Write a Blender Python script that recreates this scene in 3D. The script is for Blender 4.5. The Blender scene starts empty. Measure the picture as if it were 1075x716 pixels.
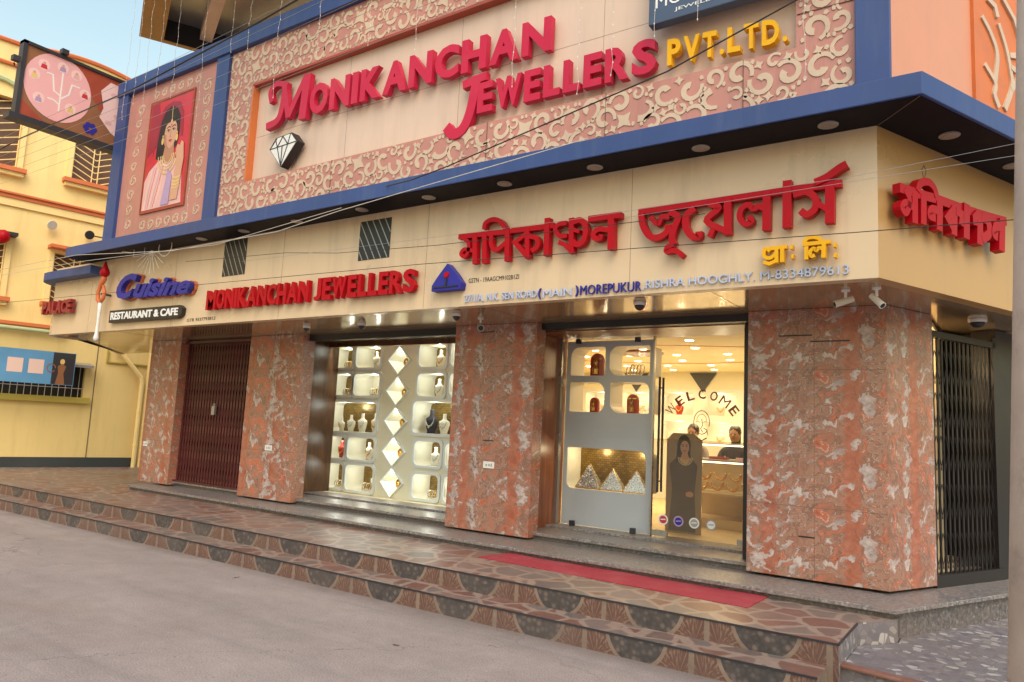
import bpy, bmesh, math, random
from math import sin, cos, pi, radians
from mathutils import Vector, Matrix
random.seed(7)
scene = bpy.context.scene
# ------------------------------------------------------------------ camera
cam_d = bpy.data.cameras.new('camera'); cam = bpy.data.objects.new('camera', cam_d)
scene.collection.objects.link(cam); scene.camera = cam
cam_d.sensor_width = 36.0; cam_d.lens = 25.55; cam_d.clip_start = 0.05; cam_d.clip_end = 2000
CP = Vector((0.88193, -7.08951, 1.61918)); CR = Vector((0.82723, 0.55976, 0.04860)); CU = Vector((0.02784, -0.12722, 0.99148)); CF = Vector((-0.56117, 0.81883, 0.12083))
cam.matrix_world = Matrix(((CR.x, CU.x, -CF.x, CP.x), (CR.y, CU.y, -CF.y, CP.y), (CR.z, CU.z, -CF.z, CP.z), (0, 0, 0, 1)))
# ------------------------------------------------------------------ world, sun, exposure
world = bpy.data.worlds.new('World'); scene.world = world; world.use_nodes = True
wn = world.node_tree.nodes; wl = world.node_tree.links
sky = wn.new('ShaderNodeTexSky'); sky.sky_type = 'NISHITA'; sky.sun_disc = False
SUN_EL, SUN_AZ = radians(48), radians(138)      # azimuth clockwise from +Y
sky.sun_elevation = SUN_EL; sky.sun_rotation = SUN_AZ
sky.air_density = 2.5; sky.dust_density = 2.0; sky.ozone_density = 1.2
wn['Background'].inputs['Strength'].default_value = 0.15
wl.new(sky.outputs[0], wn['Background'].inputs['Color'])
sun_d = bpy.data.lights.new('sun', 'SUN'); sun_d.energy = 1.4; sun_d.angle = radians(50); sun_d.color = (1, .86, .74)
sun = bpy.data.objects.new('sun', sun_d); scene.collection.objects.link(sun)
sd = Vector((sin(SUN_AZ) * cos(SUN_EL), cos(SUN_AZ) * cos(SUN_EL), sin(SUN_EL)))
sun.rotation_euler = sd.to_track_quat('Z', 'Y').to_euler()
scene.view_settings.view_transform = 'Standard'; scene.view_settings.look = 'None'
scene.view_settings.exposure = 0.60; scene.view_settings.gamma = 1.0; scene.view_settings.use_curve_mapping = False
scene.cycles.max_bounces = 8; scene.cycles.transparent_max_bounces = 12
try: scene.cycles.use_denoising = True
except Exception: pass

# ------------------------------------------------------------------ helpers
S = Vector((cos(radians(65.7)), sin(radians(65.7)), 0))     # the side street wall runs this way from the corner
SN = Vector((S.y, -S.x, 0))                                   # and faces this way
X = Vector((1, 0, 0)); Z = Vector((0, 0, 1)); FN = Vector((0, -1, 0))

class MB:
    def __init__(s): s.v = []; s.f = []; s.m = []; s.mats = []
    def mi(s, m):
        if m is None: return 0
        if m not in s.mats: s.mats.append(m)
        return s.mats.index(m)
    def add(s, vs, fs, m=None):
        n = len(s.v); s.v += [Vector(v) for v in vs]; k = s.mi(m)
        for f in fs: s.f.append([n + i for i in f]); s.m.append(k)
    def box(s, a, b, m=None):
        x0, y0, z0 = a; x1, y1, z1 = b
        s.add([(x0,y0,z0),(x1,y0,z0),(x1,y1,z0),(x0,y1,z0),(x0,y0,z1),(x1,y0,z1),(x1,y1,z1),(x0,y1,z1)],
              [(0,3,2,1),(4,5,6,7),(0,1,5,4),(1,2,6,5),(2,3,7,6),(3,0,4,7)], m)
    def obox(s, o, ux, uy, uz, m=None):     # oriented box: corner + three edge vectors
        o, ux, uy, uz = map(Vector, (o, ux, uy, uz))
        s.add([o, o+ux, o+ux+uy, o+uy, o+uz, o+ux+uz, o+ux+uy+uz, o+uy+uz],
              [(0,3,2,1),(4,5,6,7),(0,1,5,4),(1,2,6,5),(2,3,7,6),(3,0,4,7)], m)
    def prism(s, pts, z0, z1, m=None):      # plan polygon pushed up
        n = len(pts)
        s.add([(p[0],p[1],z0) for p in pts]+[(p[0],p[1],z1) for p in pts],
              [tuple(range(n))[::-1], tuple(range(n,2*n))]+[(i,(i+1)%n,n+(i+1)%n,n+i) for i in range(n)], m)
    def plate(s, pts, O, ux, uy, n, d, m=None):   # outline in a wall plane, given thickness d along n
        O = Vector(O); k = len(pts)
        a = [O+ux*p[0]+uy*p[1] for p in pts]; b = [q+n*d for q in a]
        s.add(a+b, [tuple(range(k))[::-1], tuple(range(k,2*k))]+[(i,(i+1)%k,k+(i+1)%k,k+i) for i in range(k)], m)
    def tube(s, path, r, m=None, k=6, caps=True):
        path = [Vector(p) for p in path]; rs = r if isinstance(r, (list, tuple)) else [r]*len(path)
        rings = []; prev = None
        for i, p in enumerate(path):
            t = (path[min(i+1,len(path)-1)]-path[max(i-1,0)])
            t = t.normalized() if t.length > 1e-9 else Vector((0,0,1))
            if prev is None: a = t.orthogonal().normalized()
            else: a = (prev - t*prev.dot(t)); a = a.normalized() if a.length > 1e-6 else t.orthogonal().normalized()
            prev = a; b = t.cross(a)
            rings.append([p+(a*cos(2*pi*j/k)+b*sin(2*pi*j/k))*rs[i] for j in range(k)])
        vs = [v for r_ in rings for v in r_]; fs = []
        for i in range(len(path)-1):
            for j in range(k): fs.append((i*k+j, i*k+(j+1)%k, (i+1)*k+(j+1)%k, (i+1)*k+j))
        if caps: fs.append(tuple(range(k))[::-1]); fs.append(tuple(range((len(path)-1)*k, len(path)*k)))
        s.add(vs, fs, m)
    def lathe(s, prof, c, ax=Z, k=20, m=None, sx=1.0, sy=1.0):     # prof: (radius, height) along ax
        ax = Vector(ax).normalized(); a = ax.orthogonal().normalized()
        if ax == Z: a = Vector((1,0,0))
        b = ax.cross(a); c = Vector(c)
        vs = [c+ax*h+(a*cos(2*pi*j/k)*sx+b*sin(2*pi*j/k)*sy)*r for r, h in prof for j in range(k)]
        fs = [(i*k+j, i*k+(j+1)%k, (i+1)*k+(j+1)%k, (i+1)*k+j) for i in range(len(prof)-1) for j in range(k)]
        fs += [tuple(range(k))[::-1], tuple(range((len(prof)-1)*k, len(prof)*k))]
        s.add(vs, fs, m)
    def stroke(s, pts, w, O, ux, uy, n, d0, d1, m=None, w1=None, smooth=False):   # a flat-ended ribbon in a wall plane, depth d0..d1
        if smooth and len(pts) > 3:
            pts = [Vector((p[0], p[1])) for p in pts]; e_ = [pts[0]*2-pts[1]]+pts+[pts[-1]*2-pts[-2]]; out = []
            for i in range(1, len(e_)-2):
                a, b, c, d = e_[i-1:i+3]
                for k in range(5):
                    t = k/5; out.append(.5*((2*b)+(c-a)*t+(2*a-5*b+4*c-d)*t*t+(3*b-a-3*c+d)*t*t*t))
            pts = out+[pts[-1]]
        P = [Vector((p[0], p[1])) for p in pts]; k = len(P); L = []; R_ = []
        for i in range(k):
            t1 = (P[i]-P[i-1]).normalized() if i else None
            t2 = (P[i+1]-P[i]).normalized() if i < k-1 else None
            t = (t1+t2) if (t1 is not None and t2 is not None) else (t1 if t2 is None else t2)
            t = t.normalized() if t.length > 1e-6 else (t1 if t1 is not None else t2)
            nn = Vector((-t.y, t.x)); c = 1.0
            if t1 is not None and t2 is not None: c = 1/max(.6, nn.dot(Vector((-t1.y, t1.x))))
            ww = w if w1 is None else w+(w1-w)*i/(k-1)
            L.append(P[i]+nn*ww/2*c); R_.append(P[i]-nn*ww/2*c)
        out = L+R_[::-1]; N = len(out); O = Vector(O)
        a = [O+ux*p.x+uy*p.y+n*d0 for p in out]; b = [O+ux*p.x+uy*p.y+n*d1 for p in out]
        fs = [(i, i+1, N-2-i, N-1-i) for i in range(k-1)]
        F2 = [tuple(q+N for q in f) for f in fs]
        s.add(a+b, [f[::-1] for f in fs]+F2+[(i,(i+1)%N,N+(i+1)%N,N+i) for i in range(N)], m)
    def build(s, name, mat=None, parent=None, bevel=0, smooth=False, loc=None, fix=True):
        me = bpy.data.meshes.new(name)
        me.from_pydata([tuple(v) for v in s.v], [], s.f)
        ms = s.mats if s.mats else [mat]
        for m in ms: me.materials.append(m if m is not None else mat)
        if s.mats:
            for p, k in zip(me.polygons, s.m): p.material_index = k
        me.validate()
        if fix:
            bm = bmesh.new(); bm.from_mesh(me); bmesh.ops.recalc_face_normals(bm, faces=bm.faces); bm.to_mesh(me); bm.free()
        if smooth:
            for p in me.polygons: p.use_smooth = True
        me.update()
        o = bpy.data.objects.new(name, me); scene.collection.objects.link(o)
        if parent is not None: o.parent = parent
        if loc is not None: o.location = loc
        if bevel:
            b = o.modifiers.new('bevel', 'BEVEL'); b.width = bevel; b.segments = 2; b.limit_method = 'ANGLE'; b.angle_limit = radians(40)
        return o

def tag(o, label=None, cat=None, group=None, kind=None):
    if label: o['label'] = label
    if cat: o['category'] = cat
    if group: o['group'] = group
    if kind: o['kind'] = kind
    return o
def thing(name, label, cat, loc=(0,0,0), rz=0, group=None):
    o = bpy.data.objects.new(name, None); scene.collection.objects.link(o)
    o.empty_display_size = .2; o.location = loc; o.rotation_euler = (0,0,rz)
    return tag(o, label, cat, group)
def copy_tree(o, parent=None):
    c = o.copy(); scene.collection.objects.link(c); c.parent = parent
    for ch in list(o.children): copy_tree(ch, c)
    return c
def box(name, a, b, m, parent=None, bevel=0):
    q = MB(); q.box(a, b); return q.build(name, m, parent, bevel)
def circle_pts(cx, cy, r, n=20, ry=None, a0=0):
    return [(cx+r*cos(2*pi*i/n+a0), cy+(ry or r)*sin(2*pi*i/n+a0)) for i in range(n)]
def rrect(x0, z0, x1, z1, r, n=5):
    """rounded rectangle; r may be one radius or four (bl, br, tr, tl)"""
    r = r if isinstance(r, (list, tuple)) else [r]*4; out = []
    for (cx, cz, a), q in zip(((x0, z0, pi), (x1, z0, 1.5*pi), (x1, z1, 0), (x0, z1, .5*pi)), r):
        sx = 1 if cx == x0 else -1; sz = 1 if cz == z0 else -1
        for i in range(n+1):
            t = a+i/n*pi/2; out.append((cx+sx*q+q*cos(t), cz+sz*q+q*sin(t)))
    return out

def text_geo(t, bold=0.02, shear=0.0, spacing=1.0):
    c = bpy.data.curves.new('txt', 'FONT'); c.body = t; c.size = 1; c.offset = bold; c.shear = shear; c.space_character = spacing
    c.extrude = .5; c.resolution_u = 3
    o = bpy.data.objects.new('txt', c); scene.collection.objects.link(o)
    bpy.context.view_layer.update()
    me = bpy.data.meshes.new_from_object(o)
    vs = [v.co.copy() for v in me.vertices]; fs = [list(p.vertices) for p in me.polygons]
    bpy.data.objects.remove(o); bpy.data.curves.remove(c); bpy.data.meshes.remove(me)
    return vs, fs
def put_text(mb, t, rect, O, ux, uy, n, d0, d1, m=None, bold=.02, shear=0., spacing=1.0):
    """text stretched into rect = (x0, zbottom0, ztop0, x1, zbottom1, ztop1) of a wall plane"""
    vs, fs = text_geo(t, bold, shear, spacing)
    if not vs: return
    a0 = min(v.x for v in vs); a1 = max(v.x for v in vs); b0 = min(v.y for v in vs); b1 = max(v.y for v in vs)
    x0, zb0, zt0, x1, zb1, zt1 = rect; O = Vector(O); out = []
    for v in vs:
        u = (v.x-a0)/(a1-a0); w = (v.y-b0)/(b1-b0)
        zb = zb0+(zb1-zb0)*u; zt = zt0+(zt1-zt0)*u
        out.append(O+ux*(x0+(x1-x0)*u)+uy*(zb+(zt-zb)*w)+n*(d1 if v.z > 0 else d0))
    mb.add(out, fs, m)
NARROW = {'I': .32, '.': .28, 'J': .7, 'L': .8, 'E': .82, 'T': .88, 'M': 1.22, 'W': 1.35, ',': .28, 'P': .9, 'V': 1.05, 'A': 1.1, 'N': 1.05, 'K': 1.0}
def letters(word, rect, O, ux, uy, n, d0, d1, mat, parent, bold=.03, name='letter', gap=.12, bevel=0):
    """each letter a mesh of its own, spread over rect"""
    ws = [NARROW.get(c, 1.0) for c in word]; tot = sum(ws)+gap*(len(word)-1)
    x0, zb0, zt0, x1, zb1, zt1 = rect; a = 0
    for i, c in enumerate(word):
        u0 = a/tot; u1 = (a+ws[i])/tot; a += ws[i]+gap
        L = lambda p, q, u: p+(q-p)*u
        t0, t1 = L(zt0, zt1, u0), L(zt0, zt1, u1); b0, b1 = L(zb0, zb1, u0), L(zb0, zb1, u1)
        if c == '.': t0 = b0+(t0-b0)*.22; t1 = b1+(t1-b1)*.22
        mb = MB(); put_text(mb, c, (L(x0, x1, u0), b0, t0, L(x0, x1, u1), b1, t1), O, ux, uy, n, d0, d1+.0005*(i % 3), None, bold)
        mb.build(name, mat, parent, bevel, fix=False)

# ------------------------------------------------------------------ materials
def new_mat(name):
    m = bpy.data.materials.new(name); m.use_nodes = True
    nt = m.node_tree; return m, nt, nt.nodes['Principled BSDF']
def N(nt, t, **kw):
    n = nt.nodes.new('ShaderNode'+t)
    for k, v in kw.items():
        if k.startswith('i_'):
            key = k[2:].replace('_', ' ')
            n.inputs[key].default_value = v
        else: setattr(n, k, v)
    return n
def ramp(nt, stops, fac, interp='LINEAR'):
    r = N(nt, 'ValToRGB'); r.color_ramp.interpolation = interp; e = r.color_ramp.elements
    while len(e) < len(stops): e.new(.5)
    for q, (p, c) in zip(e, stops):
        q.position = p; q.color = (c[0], c[1], c[2], 1) if isinstance(c, (tuple, list)) else (c, c, c, 1)
    nt.links.new(fac, r.inputs[0]); return r.outputs[0]
def mathn(nt, op, a, b=None, c=None, clamp=False):
    n = N(nt, 'Math', operation=op, use_clamp=clamp)
    for i, v in enumerate((a, b, c)):
        if v is None: continue
        if isinstance(v, (int, float)): n.inputs[i].default_value = v
        else: nt.links.new(v, n.inputs[i])
    return n.outputs[0]
def mix(nt, fac, a, b, mode='MIX'):
    n = N(nt, 'Mix', data_type='RGBA', blend_type=mode)
    for i, v in ((0, fac), (6, a), (7, b)):
        if isinstance(v, (int, float)): n.inputs[i].default_value = v if i == 0 else (v, v, v, 1)
        elif isinstance(v, (tuple, list)): n.inputs[i].default_value = (v[0], v[1], v[2], 1)
        else: nt.links.new(v, n.inputs[i])
    return n.outputs[2]
def coords(nt, scale=(1,1,1)):
    tc = N(nt, 'TexCoord'); mp = N(nt, 'Mapping'); mp.inputs['Scale'].default_value = scale
    nt.links.new(tc.outputs['Object'], mp.inputs[0]); return mp.outputs[0]
def noise(nt, vec, scale, detail=4, rough=.55, dist=0.):
    n = N(nt, 'TexNoise'); n.inputs['Scale'].default_value = scale; n.inputs['Detail'].default_value = detail
    n.inputs['Roughness'].default_value = rough; n.inputs['Distortion'].default_value = dist
    nt.links.new(vec, n.inputs['Vector']); return n.outputs[0], n.outputs[1]
def bump(nt, p, h, strength=.3, dist=.01):
    b = N(nt, 'Bump'); b.inputs['Strength'].default_value = strength; b.inputs['Distance'].default_value = dist
    nt.links.new(h, b.inputs['Height']); nt.links.new(b.outputs[0], p.inputs['Normal'])
def paint(name, col, rough=.5, var=.12, metal=0., scale=1.3, dirt=None, dirt_amt=.35, spec=.5, bmp=0.06, streak=False):
    """a painted or plain surface with soft mottling, grime and slight unevenness"""
    m, nt, p = new_mat(name); v = coords(nt)
    f, _ = noise(nt, v, scale, 6, .6)
    a = tuple(c*(1-var) for c in col); b = tuple(min(1, c*(1+var)) for c in col)
    c = ramp(nt, [(.3, a), (.7, b)], f)
    if dirt:
        v2 = coords(nt, (3, 3, .35) if streak else (1, 1, 1))
        g, _ = noise(nt, v2, scale*1.7, 8, .7)
        k = ramp(nt, [(.5, 0), (.75, dirt_amt)], g); c = mix(nt, k, c, dirt)
    nt.links.new(c, p.inputs['Base Color'])
    r = ramp(nt, [(.3, max(.03, rough-.07)), (.7, min(1, rough+.07))], f); nt.links.new(r, p.inputs['Roughness'])
    p.inputs['Metallic'].default_value = metal; p.inputs['Specular IOR Level'].default_value = spec
    if bmp:
        h, _ = noise(nt, v, 40, 3); bump(nt, p, h, bmp, .004)
    return m
def emit(name, col, s):
    m, nt, p = new_mat(name); p.inputs['Base Color'].default_value = (*col, 1)
    p.inputs['Emission Color'].default_value = (*col, 1); p.inputs['Emission Strength'].default_value = s
    return m
M = {}
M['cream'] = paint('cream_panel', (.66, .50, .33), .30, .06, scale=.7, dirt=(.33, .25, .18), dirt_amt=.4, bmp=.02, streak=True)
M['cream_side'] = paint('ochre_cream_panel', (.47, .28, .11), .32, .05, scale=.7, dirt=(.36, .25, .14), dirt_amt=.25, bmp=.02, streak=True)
M['cream_up'] = paint('pinkish_cream_panel', (.66, .50, .40), .5, .06, scale=.9, dirt=(.4, .3, .24), dirt_amt=.3, bmp=.03, streak=True)
M['seam'] = paint('panel_seam', (.14, .10, .07), .8, .1)
M['soffit'] = paint('bronze_soffit_panel', (.52, .36, .20), .12, .08, metal=.55, scale=.8, bmp=.0)
M['blue'] = paint('blue_paint', (.028, .062, .205), .5, .12, scale=1.1, dirt=(.08, .11, .22), dirt_amt=.5, bmp=.06, streak=True)
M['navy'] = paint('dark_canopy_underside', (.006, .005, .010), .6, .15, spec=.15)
M['pink'] = paint('pink_cladding', (.48, .215, .175), .55, .1, dirt=(.25, .12, .1), dirt_amt=.4, streak=True)
M['curl'] = paint('cream_curl_inlay', (.58, .44, .32), .5, .1, dirt=(.4, .28, .2), dirt_amt=.4)
M['orange'] = paint('orange_paint', (.62, .17, .045), .5, .1, dirt=(.3, .1, .05))
M['peach'] = paint('peach_paint', (.64, .29, .18), .55, .07, scale=.8, dirt=(.5, .24, .16), dirt_amt=.4, streak=True)
M['ochre'] = paint('ochre_paint', (.40, .22, .07), .6, .12, dirt=(.15, .09, .04), streak=True)
M['magenta'] = paint('magenta_red_letter', (.52, .014, .055), .4, .08, dirt=(.62, .08, .12), dirt_amt=.3, spec=.3)
M['red'] = paint('red_letter', (.40, .003, .010), .4, .1, dirt=(.5, .03, .03), dirt_amt=.25, spec=.15)
M['yellow_l'] = paint('yellow_letter', (.80, .42, .010), .4, .06, dirt=(.5, .26, .02), dirt_amt=.3, spec=.2)
M['blue_l'] = paint('blue_letter', (.030, .030, .28), .4, .1, spec=.2)
M['pale_l'] = paint('pale_blue_letter', (.42, .50, .72), .3, .08)
M['black'] = paint('black_satin', (.012, .011, .012), .4, .1)
M['dark'] = paint('dark_grey_metal', (.045, .045, .055), .45, .15, metal=.4)
M['white'] = paint('white_plastic', (.74, .74, .72), .4, .04)
M['white_t'] = paint('white_lettering', (.8, .8, .8), .4, .03)
M['grey'] = paint('grey_metal', (.36, .36, .36), .35, .08, metal=.6)
M['steel'] = paint('brushed_steel', (.42, .40, .37), .28, .08, metal=.9)
M['wood'] = None
M['maroon'] = paint('maroon_gate_paint', (.085, .014, .016), .42, .2, dirt=(.03, .01, .01))
M['gate_black'] = paint('black_gate_paint', (.014, .011, .012), .4, .2)
M['board_w'] = paint('pale_grey_cabinet', (.46, .50, .54), .35, .04)
M['cab'] = paint('white_display_laminate', (.72, .76, .75), .35, .04)
M['cab_in'] = paint('warm_white_niche_lining', (.72, .68, .56), .5, .04)
M['cab_cream'] = paint('cream_display_backing', (.74, .72, .56), .5, .05)
M['gold'] = paint('gold_metal', (.72, .42, .10), .25, .12, metal=.9)
M['silver'] = paint('silver_beads', (.55, .54, .52), .28, .3, metal=.7, scale=60, bmp=.8)
M['velvet'] = paint('navy_velvet', (.012, .014, .03), .9, .1)
M['bust'] = paint('cream_bust_leatherette', (.66, .60, .50), .6, .05)
M['redbox'] = paint('red_velvet', (.42, .03, .02), .7, .1)
M['room'] = paint('cream_room_wall', (.70, .58, .36), .6, .04)
M['room_ceil'] = paint('ivory_ceiling', (.80, .70, .44), .6, .03)
M['skin'] = paint('skin', (.30, .16, .10), .55, .05)
M['hair'] = paint('black_hair', (.012, .010, .010), .4, .2)
M['cloth'] = paint('dark_cloth', (.03, .03, .04), .85, .1)
M['led'] = emit('led_light', (1, .86, .62), 6)
M['led_soft'] = emit('niche_led', (.95, 1, .88), 5)
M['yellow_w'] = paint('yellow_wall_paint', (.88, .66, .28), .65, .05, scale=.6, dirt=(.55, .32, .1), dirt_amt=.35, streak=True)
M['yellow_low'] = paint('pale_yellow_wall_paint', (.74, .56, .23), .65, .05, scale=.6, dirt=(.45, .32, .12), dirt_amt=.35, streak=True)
M['yellow_t'] = paint('light_yellow_trim', (.88, .66, .28), .6, .06)
M['orange_t'] = paint('orange_red_trim', (.62, .16, .05), .6, .12)
M['olive_t'] = paint('olive_yellow_sill', (.42, .33, .06), .6, .1)
M['green_t'] = paint('pale_green_pipe', (.45, .50, .28), .6, .1)
M['plinth_dark'] = paint('dark_skirting_paint', (.035, .042, .045), .7, .2)
M['win_dark'] = paint('dark_shutter_timber', (.14, .075, .05), .55, .2, scale=4)
M['board_blue'] = paint('printed_blue_board', (.10, .28, .50), .5, .15)
M['paper'] = paint('pink_paper', (.72, .52, .46), .8, .04)
M['brown_p'] = paint('brown_print', (.26, .11, .05), .5, .2)
M['pink_p'] = paint('pink_print', (.78, .42, .44), .5, .08)
M['pink_pp'] = paint('pale_pink_print', (.82, .56, .56), .5, .08)
M['maroon_p'] = paint('maroon_print', (.34, .06, .03), .5, .2)
M['concrete'] = paint('weathered_concrete', (.60, .50, .45), .85, .12, scale=3, dirt=(.2, .16, .14), dirt_amt=.5, bmp=.5)
M['cable'] = paint('black_cable', (.02, .018, .018), .6, .1)
M['cable_w'] = paint('pale_cable', (.55, .50, .44), .6, .1)
M['lamp_off'] = paint('unlit_lamp_glass', (.30, .24, .20), .3, .1)

def wood_mat():
    m, nt, p = new_mat('red_brown_wood_veneer'); v = coords(nt, (6, 6, .5))
    f, _ = noise(nt, v, 2.2, 6, .6, .6)
    c = ramp(nt, [(.25, (.10, .028, .012)), (.5, (.22, .065, .025)), (.75, (.32, .11, .045))], f)
    nt.links.new(c, p.inputs['Base Color']); p.inputs['Roughness'].default_value = .32
    return m
M['wood'] = wood_mat()
def jamb_mat():
    m, nt, p = new_mat('dark_polished_brown_panel'); v = coords(nt, (2, 2, .6))
    f, _ = noise(nt, v, 3, 6, .6, 1.0)
    c = ramp(nt, [(.3, (.04, .016, .007)), (.6, (.11, .048, .02)), (.8, (.18, .085, .035))], f)
    nt.links.new(c, p.inputs['Base Color']); p.inputs['Roughness'].default_value = .28
    return m
M['jamb'] = jamb_mat()

def marble_mat():
    """red-orange marble sheets: the same swirl repeats up the sheet, with plain orange bands, brown swirls ringed by thin cream lines, and grey-white patches with dark rims"""
    m, nt, p = new_mat('red_orange_swirled_marble')
    tc = N(nt, 'TexCoord'); sp = N(nt, 'SeparateXYZ'); nt.links.new(tc.outputs['Object'], sp.inputs[0])
    run = mathn(nt, 'ADD', sp.outputs[0], mathn(nt, 'MULTIPLY', sp.outputs[1], .75))
    PZ = .62; ang = mathn(nt, 'MULTIPLY', sp.outputs[2], 2*pi/PZ); r0 = PZ/(2*pi)*1.15
    cb = N(nt, 'CombineXYZ'); nt.links.new(mathn(nt, 'MULTIPLY', run, 1.1), cb.inputs[0])
    nt.links.new(mathn(nt, 'MULTIPLY', mathn(nt, 'COSINE', ang), r0), cb.inputs[1]); nt.links.new(mathn(nt, 'MULTIPLY', mathn(nt, 'SINE', ang), r0), cb.inputs[2])
    v = cb.outputs[0]
    _, wc = noise(nt, v, 4.0, 6, .6, .3)
    wv = N(nt, 'VectorMath', operation='SCALE'); wv.inputs['Scale'].default_value = .30; nt.links.new(wc, wv.inputs[0])
    ad = N(nt, 'VectorMath', operation='ADD'); nt.links.new(v, ad.inputs[0]); nt.links.new(wv.outputs[0], ad.inputs[1])
    w = ad.outputs[0]
    f1, _ = noise(nt, w, 3.3, 4, .5, 1.6)
    base = ramp(nt, [(.30, (.22, .062, .035)), (.38, (.44, .13, .075)), (.44, (.33, .145, .095)), (.49, (.19, .11, .085)), (.54, (.38, .20, .14)), (.58, (.25, .135, .10)), (.64, (.44, .15, .09)), (.74, (.47, .14, .08))], f1)
    fr = mathn(nt, 'PINGPONG', mathn(nt, 'MULTIPLY', f1, 10.0), .5)
    ln = ramp(nt, [(.0, .95), (.05, .55), (.10, 0)], fr)
    lm, _ = noise(nt, w, 6, 3)
    ln = mathn(nt, 'MULTIPLY', ln, ramp(nt, [(.38, .1), (.56, .85)], lm))
    c = mix(nt, ln, base, (.60, .42, .33))
    edge, _ = noise(nt, v, 7, 4)
    bx = mathn(nt, 'PINGPONG', mathn(nt, 'ADD', mathn(nt, 'ADD', run, .20), mathn(nt, 'MULTIPLY', edge, .13)), .36)
    bm_ = ramp(nt, [(.0, .8), (.045, .75), (.08, 0)], bx)
    f4, _ = noise(nt, w, 10, 5)
    c = mix(nt, bm_, c, ramp(nt, [(.3, (.27, .07, .04)), (.5, (.37, .115, .065)), (.7, (.44, .18, .12))], f4))
    f2, _ = noise(nt, w, 3.1, 4, .5, 2.2)
    near = ramp(nt, [(.07, .0), (.10, .055), (.17, .04), (.25, 0)], bx)      # patches gather beside the bands
    f2b = mathn(nt, 'ADD', f2, near)
    pm = ramp(nt, [(.590, 0), (.604, 1)], f2b)
    f3, _ = noise(nt, w, 14, 5)
    pc = ramp(nt, [(.3, (.25, .19, .18)), (.5, (.42, .34, .32)), (.7, (.56, .48, .45))], f3)
    rim = ramp(nt, [(.592, 1), (.604, .6), (.620, 0)], f2b)
    pc = mix(nt, mathn(nt, 'MULTIPLY', rim, ramp(nt, [(.45, 0), (.6, 1)], lm)), pc, (.09, .07, .065))
    c = mix(nt, pm, c, pc)
    nt.links.new(c, p.inputs['Base Color']); p.inputs['Roughness'].default_value = .28
    return m
M['marble'] = marble_mat()

def granite_mat(name, k=1.0):
    m, nt, p = new_mat(name); v = coords(nt)
    f, _ = noise(nt, v, 34, 8, .78); g, _ = noise(nt, v, 2.2, 5, .6)
    c = ramp(nt, [(.35, (.035*k, .033*k, .035*k)), (.5, (.12*k, .11*k, .11*k)), (.6, (.22*k, .20*k, .19*k)), (.68, (.48*k, .46*k, .44*k))], f)
    c = mix(nt, ramp(nt, [(.4, 0), (.7, .6)], g), c, (.17*k, .125*k, .105*k))
    nt.links.new(c, p.inputs['Base Color']); p.inputs['Roughness'].default_value = .35
    bump(nt, p, f, .15, .002)
    return m
M['granite'] = granite_mat('speckled_grey_granite')
M['granite_top'] = granite_mat('worn_brown_grey_granite', 1.45)

def paving_mat():
    m, nt, p = new_mat('crazy_paving_tile'); v = coords(nt, (1, 1, 1))
    _, wc = noise(nt, v, 3, 2)
    wv = N(nt, 'VectorMath', operation='SCALE'); wv.inputs['Scale'].default_value = .12; nt.links.new(wc, wv.inputs[0])
    ad = N(nt, 'VectorMath', operation='ADD'); nt.links.new(v, ad.inputs[0]); nt.links.new(wv.outputs[0], ad.inputs[1])
    ve = N(nt, 'TexVoronoi', feature='DISTANCE_TO_EDGE'); ve.inputs['Scale'].default_value = 3.6; nt.links.new(ad.outputs[0], ve.inputs['Vector'])
    vc = N(nt, 'TexVoronoi'); vc.inputs['Scale'].default_value = 3.6; nt.links.new(ad.outputs[0], vc.inputs['Vector'])
    sr = N(nt, 'SeparateColor'); nt.links.new(vc.outputs['Color'], sr.inputs[0])
    st = ramp(nt, [(0, (.19, .085, .066)), (.35, (.24, .12, .092)), (.5, (.16, .125, .112)), (.7, (.20, .16, .145)), (1, (.24, .14, .115))], sr.outputs[0])
    f, _ = noise(nt, v, 14, 6, .65); st = mix(nt, .35, st, ramp(nt, [(.3, .08), (.7, .42)], f), 'OVERLAY')
    grout = ramp(nt, [(.3, (.25, .175, .14)), (.7, (.32, .23, .185))], f)
    g = ramp(nt, [(.055, 1), (.085, 0)], ve.outputs[0]); c = mix(nt, g, st, grout)
    d, _ = noise(nt, v, .7, 5); c = mix(nt, ramp(nt, [(.45, 0), (.75, .5)], d), c, (.24, .185, .155))
    nt.links.new(c, p.inputs['Base Color']); p.inputs['Roughness'].default_value = .42
    bump(nt, p, g, -.25, .004)
    return m
M['paving'] = paving_mat()

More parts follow.
